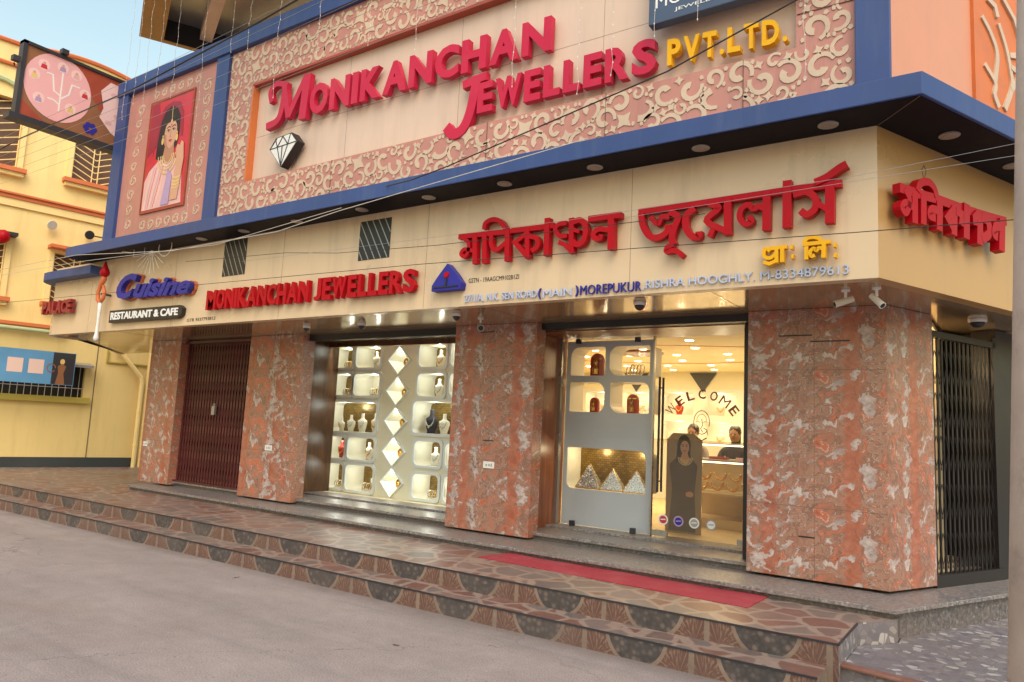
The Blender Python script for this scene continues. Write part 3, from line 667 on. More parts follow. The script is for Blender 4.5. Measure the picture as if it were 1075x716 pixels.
def pp(pts, m, d): q.plate(pts, Vector((0,0,0))+FN*d, X, Z, FN, .0015, m)
M['prt_red'] = paint('red_print', (.55, .03, .05), .4, .15); M['prt_skin'] = paint('skin_tone_print', (.62, .34, .22), .4, .08)
M['prt_lil'] = paint('lilac_print', (.42, .30, .50), .4, .2); M['prt_gold'] = paint('gold_print', (.70, .50, .18), .4, .2); M['prt_blush'] = paint('blush_print', (.72, .42, .42), .4, .12)
pp([(-W2+.03,.03),(W2-.03,.03),(W2-.03,HH-.03),(-W2+.03,HH-.03)], M['prt_red'], .012)
M['prt_skin2'] = paint('shaded_skin_print', (.46, .22, .13), .4, .1); M['prt_dark'] = paint('dark_red_print', (.30, .02, .04), .4, .2)
M['prt_cream'] = paint('cream_print', (.78, .62, .42), .4, .15, scale=6)
pp([(-W2+.03,.9),(-.2,1.1),(-.35,1.77),(-W2+.03,1.77)], M['prt_dark'], .0137)
pp([(-.56,.03),(.52,.03),(.46,.55),(.34,.75),(.12,.80),(-.2,.80),(-.45,.66),(-.56,.5)], M['prt_blush'], .0137)
for k in range(7): q.stroke([(-.5+.05*k,.05),(-.46+.06*k,.35),(-.36+.06*k,.7)], .012, Vector((0,0,0))+FN*.0153, X, Z, FN, 0, .0008, (M['prt_cream'], M['prt_lil'], M['prt_red'])[k % 3])
pp([(-.27,1.25),(-.24,1.45),(-.12,1.60),(.03,1.65),(.18,1.60),(.28,1.45),(.30,1.2),(.26,.98),(.18,.92),(-.16,.80),(-.30,.84),(-.30,1.0)], M['hair'], .0165)
pp([(-.34,1.5),(-.18,1.68),(.03,1.73),(.24,1.68),(.36,1.5),(.40,1.1),(.34,1.1),(.28,1.46),(.16,1.61),(.03,1.66),(-.12,1.61),(-.26,1.46),(-.33,1.1),(-.40,.9)], M['prt_dark'], .0157)
pp([(-.06,1.02),(.18,1.02),(.22,.74),(-.12,.74)], M['prt_skin2'], .0175)
pp([(.06-.17*cos(t),1.20+.27*sin(t)*(1.0 if sin(t) > 0 else .92)) for t in [2*pi*i/26 for i in range(26)]], M['prt_skin'], .0190)
pp([(-.11,1.2),(-.10,1.06),(-.03,.97),(.04,.955),(-.03,1.06),(-.06,1.2)], M['prt_skin2'], .0205)
pp([(-.13,1.30),(-.06,1.43),(.06,1.475),(.17,1.43),(.23,1.30),(.17,1.37),(.06,1.40),(-.05,1.37)], M['hair'], .0205)
for x in (0.,.14):
    pp([(x-.045,1.245),(x,1.262),(x+.045,1.245),(x,1.228)], M['prt_cream'], .0220); pp(circle_pts(x+.004,1.246,.016,10), M['hair'], .0236)
    q.stroke([(x-.05,1.25),(x,1.27),(x+.05,1.25)], .010, FN*.0236, X, Z, FN, 0, .0008, M['hair']); q.stroke([(x-.055,1.295),(x,1.318),(x+.055,1.30)], .014, FN*.0220, X, Z, FN, 0, .0008, M['hair'])
q.stroke([(.07,1.24),(.062,1.17),(.05,1.145),(.09,1.14)], .009, FN*.0220, X, Z, FN, 0, .0008, M['prt_skin2'])
pp([(.02,1.085),(.05,1.10),(.07,1.094),(.09,1.10),(.125,1.085),(.07,1.055)], M['prt_red'], .0220)
pp(circle_pts(.07,1.335,.013,8), M['prt_red'], .0236); pp(circle_pts(.07,1.39,.026,10,.035), M['prt_gold'], .0236); q.stroke([(.07,1.42),(.06,1.64)], .012, FN*.0236, X, Z, FN, 0, .0008, M['prt_gold'])
for x in (-.135,.25): pp(circle_pts(x,1.10,.034,12,.06), M['prt_gold'], .0236); pp(circle_pts(x,1.18,.02,8), M['prt_gold'], .0236)
for r_ in (.10,.14,.18,.23): q.stroke([(.05+r_*1.15*cos(t),.86+r_*sin(t)*1.35) for t in [pi+pi*i/10 for i in range(11)]], .018, FN*(.0190+r_*.01), X, Z, FN, 0, .0008, M['prt_gold'] if r_ != .14 else M['prt_cream'])
pp([(.22,.1),(.42,.1),(.50,.72),(.46,.98),(.40,1.02),(.36,.95),(.30,.98),(.27,.90),(.31,.7)], M['prt_skin'], .0245)
for z in (.30,.35,.40,.46): q.stroke([(.25,z),(.35,z-.02),(.46,z)], .022, FN*.0262, X, Z, FN, 0, .0008, M['prt_gold'])
pp([(-.02,.05),(.2,.05),(.22,.5),(.1,.62)], M['prt_lil'], .0235)
q.build('print', None, PIC)
fr = MB()
for a, b in (((-W2-.02,-.02,-.02),(W2+.02,.0,0)),((-W2-.02,-.02,HH),(W2+.02,.0,HH+.03)),((-W2-.02,-.02,0),(-W2,.0,HH)),((W2,-.02,0),(W2+.02,0,HH))): fr.box(a, b)
fr.build('frame', M['maroon_p'], PIC)
# side wall above the canopy: peach, then orange panel with cream branches
O2 = Vector((.23,-1.21,0))
q = MB(); q.obox(sd(O2,-.0,-.07,4.1), S*1.19, SN*.06, Z*3.6); q.build('side_wall', M['peach'], B)
q = MB(); q.obox(sd(O2,1.19,-.07,4.1), S*4, SN*.09, Z*3.6); vp = q.build('branch_panel', M['orange'], B)
q = MB()
for k, l in enumerate(VINE):
    q.stroke(l, .045, sd(O2,0,.0205), S, Z, SN, 0, .014+.001*k, None, .06, smooth=True)
for k, l in enumerate([[(2.0,4.3),(2.1,5.0),(1.98,5.5)],[(2.1,5.0),(2.4,5.5)],[(1.5,5.6),(1.7,6.2)],[(2.4,4.3),(2.5,5.2),(2.8,6)]]):
    q.stroke(l, .05, sd(O2,0,.0205), S, Z, SN, 0, .024+.001*k)
q.build('branch_relief', M['curl'], vp)
# floor above: set-back wall and the projecting eave at the left
box('upper_wall', (-11.38,.6,7.0), (-1,.8,8.62), M['peach'], B)
A = Vector((-12.405,-.565,8.6)); E1 = Vector((cos(radians(-26)),sin(radians(-26)),0)); E2 = Vector((cos(radians(64)),sin(radians(64)),0))
q = MB()
q.obox(A, E1*7, E2*.41, Z*.55, M['ochre']); q.obox(A+E2*.4105, E1*.12, E2*4.5, Z*.55, M['ochre'])
q.obox(A+E2*.41+E1*.1205+Z*.01, E1*.01, E2*4.4, Z*.5, M['black'])
q.obox(A+E2*.411+E1*.131+Z*.42, E1*7, E2*4.4, Z*.13, M['grey'])
q.obox(A+E2*1.02+E1*.14+Z*.2, E1*7, E2*.22, Z*.219, M['cream_up']); 
q.build('eave', None, B)

# ------------------------------------------------------------------ folding gates, windows, door
def folding_gate(O, ux, n, L, z0, z1, step, mat, bw=.028, rows=(.25,.5,.75)):
    g = MB(); k = int(L/step)
    for i in range(k+1):
        p = Vector(O)+ux*(i*L/k)
        g.obox(p+Z*z0-n*.006, ux*bw, n*.012, Z*(z1-z0))
    gate = g.build('folding_gate', mat, B)
    l = MB()
    for r_ in rows:
        zc = z0+(z1-z0)*r_; h = .15
        for i in range(k):
            a = Vector(O)+ux*(i*L/k+bw/2); b = Vector(O)+ux*((i+1)*L/k+bw/2)
            for s_, off in ((1, .016), (-1, .022)):
                p = a+Z*(zc-h*s_)+n*off; r2 = b+Z*(zc+h*s_)+n*off
                t = (r2-p); l.obox(p, t, n*.004, Z*.022)
    l.build('lattice', mat, gate)
    return gate
g1 = folding_gate((-10.86,.14,0), X, FN, 1.86, .475, 2.85, .075, M['maroon'], .050, (.1,.28,.46,.64,.82,.95))
q = MB(); q.box((-9.95,.075,1.62),(-9.87,.115,1.76)); q.tube([(-9.935,.09,1.76),(-9.93,.09,1.80),(-9.89,.09,1.80),(-9.885,.09,1.76)], .007); q.build('padlock', M['grey'], g1)
q = MB(); q.box((-10.9,.09,2.82),(-8.97,.17,2.86)); q.box((-10.9,.09,.474),(-8.97,.17,.50)); q.build('rail', M['maroon'], g1)
GO = Vector((.02,0,0))+S*.74-SN*.06
g2 = folding_gate(GO, S, SN, 1.12, .47, 2.70, .080, M['gate_black'], .026, (.1,.3,.5,.68,.86))
q = MB(); q.obox(GO+Z*2.68-SN*.03, S*1.2, SN*.07, Z*.06); q.obox(GO+Z*.388-SN*.04, S*1.25, SN*.09, Z*.11); q.obox(GO+S*1.14+Z*.388-SN*.03, S*.06, SN*.07, Z*2.4)
q.build('gate_frame', M['gate_black'], g2)
q = MB(); q.obox(GO+S*1.20+Z*.388-SN*.2, S*.35, SN*.24, Z*2.48); q.build('pier', M['black'], B)
# small lit lobby behind the side gate
LB = GO-SN*.75
q = MB(); q.obox(LB+Z*.47-S*.5, S*4.6, SN*.05, Z*2.4); q.build('lobby_wall', M['goldtile'], B)
q = MB(); q.obox(GO+S*1.5-SN*.8+Z*.40, S*.1, SN*.75, Z*2.47); q.build('lobby_end_wall', M['black'], B)
l = bpy.data.lights.new('lobby_lamp', 'POINT'); l.energy = 7; l.color = (1, .70, .38); l.shadow_soft_size = .06
lo = bpy.data.objects.new('lobby_lamp', l); scene.collection.objects.link(lo); lo.location = GO-SN*.4+S*.45+Z*2.5

# display window
def pane(name, x0, x1, z0, z1, y, par, m=None):
    q = MB(); q.add([(x0,y,z0),(x1,y,z0),(x1,y,z1),(x0,y,z1)], [(0,1,2,3)]); return q.build(name, m or M['glass'], par, fix=False)
win = box('display_window', (-8.2,.93,2.80), (-5.0,.98,2.878), M['jamb'], B)
for a, b in ((-8.195,-7.2),(-7.196,-6.1),(-6.096,-5.0)): pane('pane', a, b, .502, 2.80, .95, win)

def sample_rect(x0, z0, x1, z1, pts):
    """points on the rectangle's outline, radially outside pts"""
    cx, cz = (x0+x1)/2, (z0+z1)/2; hx, hz = (x1-x0)/2, (z1-z0)/2; out = []
    for x, z in pts:
        dx, dz = x-cx, z-cz; k = 1/max(abs(dx)/hx if hx else 0, abs(dz)/hz if hz else 0, 1e-6); out.append((cx+dx*k, cz+dz*k))
    return out
def cell(mb, rect, inner, y, m):
    x0, z0, x1, z1 = rect; o = sample_rect(x0, z0, x1, z1, inner); n = len(inner)
    # snap nearest outline samples to the corners
    for c in ((x0,z0),(x1,z0),(x1,z1),(x0,z1)):
        i = min(range(n), key=lambda k: (o[k][0]-c[0])**2+(o[k][1]-c[1])**2); o[i] = c
    mb.add([(p[0],y,p[1]) for p in o]+[(p[0],y,p[1]) for p in inner], [(i,(i+1)%n,n+(i+1)%n,n+i) for i in range(n)], m)
def ringframe(mb, inner, outer, y0, y1, m):
    n = len(inner)
    vs = [(p[0],y0,p[1]) for p in outer]+[(p[0],y0,p[1]) for p in inner]+[(p[0],y1,p[1]) for p in outer]+[(p[0],y1,p[1]) for p in inner]
    fs = []
    for i in range(n):
        j = (i+1) % n; fs += [(i,j,n+j,n+i),(i,2*n+i,2*n+j,j),(n+i,n+j,3*n+j,3*n+i)]
    mb.add(vs, fs, m)
def niche(par, inner, y0, y1, lining, back, light=True):
    n = len(inner); q = MB()
    q.add([(p[0],y0,p[1]) for p in inner]+[(p[0],y1,p[1]) for p in inner], [(i,(i+1)%n,n+(i+1)%n,n+i) for i in range(n)], lining)
    if back: q.add([(p[0],y1,p[1]) for p in inner], [tuple(range(n))], back)
    o = q.build('niche', None, par, fix=False)
    if light:
        x0 = min(p[0] for p in inner); x1 = max(p[0] for p in inner); zt = max(p[1] for p in inner); w = (x1-x0)*.28; c = (x0+x1)/2
        zb = min(p[1] for p in inner)
        for xx in ([c] if x1-x0 < .8 else [c-(x1-x0)*.25, c+(x1-x0)*.25]):
            l = bpy.data.lights.new('niche_lamp', 'POINT'); l.energy = NICHE_W*(zt-zb)/.4; l.color = NICHE_C; l.shadow_soft_size = .004
            lo = bpy.data.objects.new('niche_lamp', l); scene.collection.objects.link(lo); lo.parent = o; lo.location = (xx, y0+.13, zt-.05)
    return o
NICHE_W, NICHE_C = 1.8, (.93, 1, .90)
UNIT = thing('window_display_unit', 'white display wall with rounded and diamond shaped niches behind the shop window glass', 'display unit', (0,0,0))
cells = {'A1': (-8.44,2.49,-7.91,2.84), 'B1': (-7.82,2.49,-7.28,2.84), 'A2': (-8.44,2.04,-7.89,2.39), 'B2': (-7.83,2.04,-7.26,2.39), 'AB3': (-8.46,1.46,-7.29,1.93),
 'A4': (-8.46,1.03,-7.94,1.37), 'B4': (-7.87,1.03,-7.29,1.37), 'A5': (-8.46,.55,-7.94,.94), 'B5': (-7.87,.55,-7.27,.94),
 'C1': (-6.47,2.49,-5.95,2.84), 'D1': (-5.85,2.49,-5.35,2.84), 'C2': (-6.47,2.05,-5.95,2.39), 'D2': (-5.85,2.05,-5.35,2.39), 'C3': (-6.52,1.50,-5.35,1.97),
 'C4': (-6.45,1.03,-5.95,1.38), 'D4': (-5.85,1.03,-5.35,1.38), 'C5': (-6.45,.55,-5.96,.90), 'D5': (-5.85,.55,-5.35,.90)}
rows = {'1': (2.44,2.90), '2': (1.985,2.44), '3': (1.415,1.985), '4': (.985,1.415), '5': (.49,.985)}
panel = MB()
for nme, (x0, z0, x1, z1) in cells.items():
    inner = rrect(x0, z0, x1, z1, .075); r0, r1 = rows[nme[-1]]
    ox0, ox1 = {'A': (-8.52,-7.89), 'B': (-7.89,-7.21), 'AB': (-8.52,-7.21), 'C': (-6.56,-5.90), 'D': (-5.90,-5.0)}[nme[:-1]] if nme != 'C3' else (-6.56,-5.0)
    if nme == 'A2': ox1 = -7.86
    cell(panel, (ox0, r0, ox1 if nme != 'A2' else -7.89, r1), inner, 1.205, M['cab_cream'])
    w = .042
    ringframe(panel, inner, rrect(x0-w, z0-w, x1+w, z1+w, .085), 1.17, 1.206, M['cab'])
    niche(UNIT, inner, 1.2, 1.58, M['cab_in'], M['goldtile'] if nme not in ('B2',) else M['cab_in'])
dz = [2.60, 2.125, 1.66, 1.20, .735]
for i, z in enumerate(dz):
    h = .232
    inn = [(-6.88+h*a, z+h*b) for a, b in ((1,0),(.5,.5),(0,1),(-.5,.5),(-1,0),(-.5,-.5),(0,-1),(.5,-.5))]
    z1_ = 2.90 if i == 0 else (dz[i-1]+z)/2; z0_ = .49 if i == 4 else (dz[i+1]+z)/2
    o = [(-6.56,z),(-6.56,z1_),(-6.88,z1_),(-7.21,z1_),(-7.21,z),(-7.21,z0_),(-6.88,z0_),(-6.56,z0_)]
    inn2 = [(-6.88+(p[0]+6.88)*.97, z+(p[1]-z)*.97) for p in inn]
    panel.add([(p[0],1.205,p[1]) for p in o]+[(p[0],1.205,p[1]) for p in inn2], [(k,(k+1)%8,8+(k+1)%8,8+k) for k in range(8)], M['cab_cream'])
    ringframe(panel, [(-6.88+(p[0]+6.88)*.93, z+(p[1]-z)*.93) for p in inn], [(-6.88+(p[0]+6.88)*1.06, z+(p[1]-z)*1.0) for p in inn], 1.165, 1.206, M['cab'])
    niche(UNIT, inn2, 1.2, 1.5, M['cab_in'], M['cab_in'])
panel.build('front_panel', None, UNIT, fix=False)
q = MB(); q.box((-8.55,1.6,.48),(-5.0,1.64,2.92)); q.box((-8.55,1.21,2.905),(-5,1.6,2.92)); q.box((-8.55,1.21,.47),(-5,1.6,.485)); q.box((-8.56,1.2,.48),(-8.53,1.6,2.9)); q.build('carcass', M['cab'], UNIT)
wl_ = bpy.data.lights.new('window_lamp', 'AREA'); wl_.energy = 170; wl_.shape = 'RECTANGLE'; wl_.size = 3.0; wl_.size_y = .08; wl_.color = (.95, 1, .92)
wo = bpy.data.objects.new('window_lamp', wl_); scene.collection.objects.link(wo); wo.location = (-6.6,1.03,2.86)

# jewellery in the niches
def bust(style, x, y, z, h, label, group='necklace stands in the shop window', rz=0.0):
    t = thing('necklace_stand', label, 'necklace stand', (x,y,z), rz, group)
    body, neck = {'cream': (M['bust'], M['gold']), 'navy': (M['velvet'], M['silver']), 'white': (M['cab_in'], M['silver']), 'red': (M['redbox'], M['gold'])}[style]
    q = MB(); s = h
    q.lathe([(.20*s,0),(.22*s,.04*s),(.20*s,.08*s),(.27*s,.25*s),(.33*s,.5*s),(.30*s,.62*s),(.15*s,.70*s),(.11*s,.78*s),(.10*s,.95*s),(.105*s,1.0*s)], (0,0,0), k=18, sx=1.0, sy=.5)
    q.build('bust', body, t, smooth=True)
    q = MB(); pts = []
    for i in range(17):
        a = pi*i/16; pts.append((cos(a)*.22*s, -.13*s-.03*s*sin(a), (.64-.34*sin(a))*s))
    q.tube(pts, [.012*s+.022*s*sin(pi*i/16) for i in range(17)], k=6); q.lathe([(.05*s,0),(.02*s,.02*s)], (0,-.18*s,.26*s), ax=FN, k=10)
    q.build('necklace', neck, t, smooth=True); return t
def bangles(x, y, z, label, n=4, r=.045, group='bangle stands in the shop window'):
    t = thing('bangle_stand', label, 'bangle stand', (x,y,z), 0, group)
    q = MB(); q.box((-.09,-.04,0),(.09,.04,.018)); q.build('base', M['cab_in'], t)
    for i in range(n):
        q = MB(); c = Vector((-.065+.043*i, 0, .02+r)); q.tube([c+Vector((.012*sin(a), r*cos(a), r*sin(a))) for a in [2*pi*k/16 for k in range(17)]], .007, k=5, caps=False)
        q.build('bangle', M['gold'] if i % 2 else M['silver'], t)
    return t
def pyramid(x, y, z, w, h, label):
    t = thing('earring_pyramid', label, 'earring stand', (x,y,z), 0, 'silver pyramids in the wide niche')
    q = MB(); q.prism([(-w/2,-.02),(w/2,-.02),(w/2,.12),(-w/2,.12)], 0, .012, M['gold'])
    n = len(q.v); q.add([(-w/2,-.015,.012),(w/2,-.015,.012),(0,.03,h),(-w/2,.11,.012),(w/2,.11,.012),(0,.05,h)], [(0,1,2),(4,3,5),(0,2,5,3),(1,4,5,2),(0,3,4,1)], M['silver'])
    q.build('panel', None, t)
    q = MB(); q.tube([(-w/2,-.018,.012),(0,.027,h+.004),(w/2,-.018,.012)], .006, k=5); q.build('edging', M['gold'], t)
    q = MB(); rr = random.Random(int(x*100))
    for i in range(34):
        u, v = rr.random(), rr.random()*.92
        px = (u-.5)*w*(1-v); q.lathe([(.009,0),(.004,.012)], (px, -.016+.045*v, .02+v*(h-.02)), ax=FN, k=6)
    q.build('studs', M['white_t'], t); return t
NM = {'A': 'first column', 'B': 'second column', 'C': 'column right of the diamonds', 'D': 'last column'}
RW = {'1': 'top row', '2': 'second row', '4': 'fourth row', '5': 'bottom row'}
sty = {'A1': None, 'B1': 'white', 'C1': 'cream', 'D1': 'white', 'C2': 'white', 'D2': 'cream', 'A4': 'red', 'B4': 'cream', 'C4': 'white', 'D4': 'cream'}
look = {'white': 'white bust with silver necklace', 'cream': 'cream bust with gold necklace', 'red': 'red velvet bust with gold necklace', 'navy': 'navy bust with silver necklace'}
for k, s_ in sty.items():
    x0, z0, x1, z1 = cells[k]
    if s_: bust(s_, (x0+x1)/2+.02, 1.36, z0+.001, .27, look[s_]+', niche in '+RW[k[1]]+', '+NM[k[0]])
for k in ('A1', 'A2', 'B2', 'A5', 'B5', 'C5', 'D5'):
    x0, z0, x1, z1 = cells[k]; bangles((x0+x1)/2+.05, 1.33, z0+.001, 'small stand of gold and silver bangles, niche in '+RW[k[1]]+', '+NM[k[0]], 4, .05)
x0, z0, x1, z1 = cells['B2']; bust('cream', x1-.17, 1.42, z0+.001, .26, 'cream bust behind bangles, second row, second column of the window')
x0, z0, x1, z1 = cells['B5']; bust('white', x1-.20, 1.45, z0+.001, .30, 'white bust behind bangles, bottom row, second column of the window')
for i, (s_, dx, h) in enumerate((('cream', .2, .22), ('white', .42, .27), ('white', .68, .30), ('cream', .98, .31))):
    x0, z0, x1, z1 = cells['AB3']; bust(s_, x0+dx, 1.38, z0+.001, h, look[s_]+(', shortest of four' if i == 0 else ', tallest of four at the right' if i == 3 else ', second of four' if i == 1 else ', third of four')+' in the wide left niche')
for i, (s_, dx, h) in enumerate((('navy', .2, .36), ('white', .45, .30), ('cream', .75, .33))):
    x0, z0, x1, z1 = cells['C3']; bust(s_, x0+dx, 1.38, z0+.001, h, look[s_]+' in the wide niche right of the diamonds')
ORD = ('top', 'second', 'middle', 'fourth', 'bottom')
for i, z in enumerate(dz):
    q = MB(); c = Vector((-6.86,1.34,z-.05)); t = thing('pendant_stand', 'gold pendant on clear rod in the %s diamond niche' % ORD[i], 'pendant', (-6.86,1.34,z-.222), 0, 'pendants in the diamond niches')
    q.tube([(0,0,0),(0,0,.2)], .008, k=6); q.build('rod', M['steel'], t)
    q = MB(); q.plate(circle_pts(0,.2,.055,14,.07), (0,-.01,0), X, Z, FN, .012); q.lathe([(.03,0),(.012,.02)], (0,-.02,.2), ax=FN, k=10); q.build('pendant', M['gold'], t)

# entrance: fixed glass with cabinet behind, glass door
sidelight = box('entrance_glazing', (-3.78,.78,.5), (-3.735,.84,2.79), M['steel'], B)
pane('pane', -3.733, -2.52, .503, 2.785, .80, sidelight)
q = MB()
for x in (-3.55,-2.75):
    for z in (.503,2.72): q.box((x,.785,z),(x+.06,.825,z+.06))
q.build('clamp', M['dark'], sidelight)
box('mullion', (-2.515,.785,.5), (-2.495,.83,2.785), M['steel'], sidelight)
door = pane('glass_door', -2.49, -1.44, .515, 2.775, .80, B)
pane('reflection_veil', -2.485, -1.445, .53, 1.60, .803, door, M['glass_veil'])  # added sheet: the street's reflection below eye level, put in as colour
q = MB()
for y in (.755,.86): q.tube([(-2.41,y,1.0),(-2.41,y,2.30)], .014, k=10)
for z in (1.12,2.18): q.tube([(-2.41,.755,z),(-2.41,.86,z)], .008, k=8)
q.build('handle', M['dark'], door)
q = MB(); q.box((-2.48,.79,.516),(-2.3,.82,.58)); q.box((-1.52,.79,.516),(-1.445,.82,.58)); q.build('patch_fitting', M['steel'], door)
M['welcome'] = paint('dark_red_vinyl', (.16, .018, .012), .5, .05)
q = MB(); W = 'WELCOME'; cx, cz, R = -1.925, 1.66, .40
for i, c in enumerate(W):
    a = radians(52-i*104/6); p = Vector((cx-R*sin(a), .7985, cz+R*cos(a)*1.0)); ux = Vector((cos(a),0,sin(a))); uy = Vector((-sin(a),0,cos(a)))
    w = .042 if c not in 'WM' else .055
    put_text(q, c, (-w,0,.105,w,0,.105), p, ux, uy, FN, 0, .002, None, .0 if c in 'MW' else .02)
q.build('welcome_lettering', M['welcome'], door)
q = MB()
def ring(pts, w): q.stroke(pts, w, (-1.925,.7985,0), X, Z, FN, 0, .002)
ring([(.09*cos(t),1.80+.13*sin(t)) for t in [pi*1.75-2*pi*i/22*.93 for i in range(23)]], .009)
ring([(.055*cos(t),1.82+.07*sin(t)) for t in [pi*i/12 for i in range(13)]], .006)
for s_ in (-1, 1): ring([(s_*.02,1.80),(s_*.05,1.815),(s_*.065,1.80)], .006); ring([(s_*.02,1.74),(s_*.06,1.72),(s_*.075,1.66)], .007)
ring([(0,1.84),(.012,1.77),(-.01,1.73),(.015,1.69)], .008); ring([(-.06,1.63),(0,1.60),(.06,1.63)], .01)
q.build('logo_outline', M['welcome'], door)
for i, (x, m1, m2) in enumerate(((-2.35,M['white_t'],M['prt_red']),(-2.17,M['prt_lil'],M['blue_l']),(-1.99,M['white_t'],M['grey']),(-1.80,M['grey'],M['white_t']))):
    q = MB(); q.plate(circle_pts(x,.70,.058,20), (0,.7985,0), X, Z, FN, .0015, m1); q.plate(circle_pts(x,.70,.043,18), (0,.7968,0), X, Z, FN, .001, m2); q.stroke([(x-.03,.70),(x+.03,.705)], .012, (0,.7956,0), X, Z, FN, 0, .001, m1)
    q.build('sticker', None, door)
NICHE_W, NICHE_C = 1.6, (1, .82, .50)
CAB = thing('entrance_cabinet', 'pale grey cabinet with four small niches and one wide niche beside the glass door', 'cabinet', (0,0,0))
holes = [((-3.67,2.33,-3.19,2.69),(.02,.02,.03,.12)),((-3.13,2.33,-2.60,2.69),(.12,.02,.02,.12)),((-3.67,1.88,-3.19,2.25),(.02,.1,.12,.02)),((-3.11,1.88,-2.60,2.25),(.12,.02,.1,.02)),((-3.67,.94,-2.62,1.44),(.08,.02,.1,.02))]
cr = [(-3.73,2.29,-3.16,2.76),(-3.16,2.29,-2.55,2.76),(-3.73,1.84,-3.16,2.29),(-3.16,1.84,-2.55,2.29),(-3.73,.90,-2.55,1.48)]
q = MB()
for (h, r_), c in zip(holes, cr):
    inn = rrect(*h, r_); cell(q, c, inn, .90, M['board_w'])
for a in ((-3.73,.505,-2.55,.90),(-3.73,1.48,-2.55,1.84)): q.add([(a[0],.90,a[1]),(a[2],.90,a[1]),(a[2],.90,a[3]),(a[0],.90,a[3])], [(0,1,2,3)], M['board_w'])
q.build('front_panel', None, CAB, fix=False)
for i, (h, r_) in enumerate(holes):
    niche(CAB, rrect(*h, r_), .90, 1.25, M['cab_in'], M['goldtile'] if i == 4 else None, i == 4)
for i, (x, w, h) in enumerate(((-3.42,.34,.30),(-3.10,.32,.26),(-2.79,.32,.26))):
    pyramid(x, 1.0, .942, w, h, ('tallest studded silver pyramid, leftmost in the wide niche', 'middle studded silver pyramid in the wide niche', 'studded silver pyramid nearest the door in the wide niche')[i])
def shrine(x, z, label, k):
    t = thing('idol_box', label, 'idol box', (x,1.05,z), 0, 'red idol boxes in the entrance cabinet')
    q = MB(); q.plate([(-.07*k,0),(.07*k,0),(.07*k,.16*k)]+[(.07*k*cos(a),(.16+.07*sin(a))*k) for a in [pi*j/8 for j in range(1,8)]]+[(-.07*k,.16*k)], (0,0,0), X, Z, FN, .05); q.build('case', M['redbox'], t)
    q = MB(); q.lathe([(.03*k,0),(.035*k,.05*k),(.02*k,.09*k),(.028*k,.12*k),(.01*k,.16*k)], (0,-.065,.02*k), k=12); q.box((-.055*k,-.052,.17*k),(.055*k,-.058,.185*k)); q.build('idol', M['gold'], t, smooth=False)
shrine(-3.36, 2.333, 'large red arched idol box in the top left niche by the door', 1.25)
shrine(-3.38, 1.883, 'small red idol box in the lower left niche by the door', .8)
shrine(-2.86, 1.883, 'red idol box in the lower right niche by the door', 1.0)
bangles(-2.86, 1.02, 2.333, 'wide stand of pale bangles in the top right niche by the door', 5, .06, 'bangle stands by the door')

# the room behind the door
room = box('room_ceiling', (-8.6,1.0,2.82), (.3,6.2,2.86), M['room_ceil'], B)
q = MB(); q.box((-8.6,6.2,.46),(.3,6.3,2.86)); q.box((-8.7,1.66,.46),(-8.6,6.3,2.86)); q.box((.2,1.6,.46),(.3,6.3,2.86)); q.box((-8.6,1.645,.46),(-4.98,1.66,2.86)); q.box((-1.30,.96,.46),(.1,1.0,2.86)); q.build('room_wall', M['room'], B)
q = MB(); q.stroke([(-6.2+4.6*t, 2.6+1.6*sin(t*2.4)) for t in [i/14 for i in range(15)]], .07, (0,0,2.8185), X, Vector((0,1,0)), Vector((0,0,-1)), 0, .003)
q.stroke([(-3.6+2.9*t, 1.6+1.1*t) for t in [i/6 for i in range(7)]], .05, (0,0,2.8185), X, Vector((0,1,0)), Vector((0,0,-1)), 0, .003); q.build('orange_band', M['orange'], room)
q = MB(); q.lathe([(.34,0),(.33,-.03),(.26,-.035)], (-3.5,2.6,2.8195), k=28); q.build('ceiling_rose', M['wood'], room)
for x, y in [(-1.6-.75*i-.2*(j % 2), 1.5+.75*j) for i in range(6) for j in range(6) if -6 < -1.6-.75*i]:
    if y > 6: continue
    q = MB(); q.lathe([(.055,0),(.05,-.006)], (x,y,2.8195), k=14); q.build('downlight', M['led'], room)
for x in (-2.4,-5.0):
    l = bpy.data.lights.new('room_lamp', 'AREA'); l.energy = 75; l.size = 1.6; l.color = (1, .76, .42)
    o = bpy.data.objects.new('room_lamp', l); scene.collection.objects.link(o); o.location = (x,3.6,2.78)
NICHE_W, NICHE_C = 2.2, (1, .86, .60)
SH = thing('wall_showcase', 'white wall showcase with lit niches at the back of the shop', 'showcase', (0,0,0))
q = MB(); shelf = []
for i in range(9):
    for j in range(2):
        x0 = -7.6+.78*i; z0 = 1.52+.52*j; cell(q, (x0-.06,z0-.06,x0+.72,z0+.46), rrect(x0,z0,x0+.66,z0+.40,.06), 5.7, M['cab']); shelf.append((x0,z0))
        niche(SH, rrect(x0,z0,x0+.66,z0+.40,.06), 5.7, 6.1, M['cab_in'], M['cab_in'], True)
q.box((-7.66,5.7,.5),(-.58,5.72,1.459), M['cab']); q.box((-7.66,5.7,2.501),(-.58,5.72,2.82), M['cab_cream'])
q.build('front_panel', None, SH, fix=False)
q = MB()
for x in (-5.2,-3.9,-2.7): q.plate([(x,2.8),(x+.5,2.8),(x+.25,2.45)], (0,5.69,0), X, Z, FN, .02)
q.build('dark_triangles', M['dark'], SH)
for i, (x0, z0) in enumerate(shelf):
    if -6.4 < x0 < -1.5: bust('cream' if i % 3 else 'red', x0+.33, 5.85, z0+.001, .26, '%s necklace bust, number %d from the left in the %s row of the back showcase' % ('cream' if i % 3 else 'red', i//2+1, 'lower' if i % 2 == 0 else 'upper'), 'busts in the back showcase')
CT = thing('display_counter', 'glass topped jewellery counter inside the shop behind the door', 'counter', (-1.6,2.5,.497))
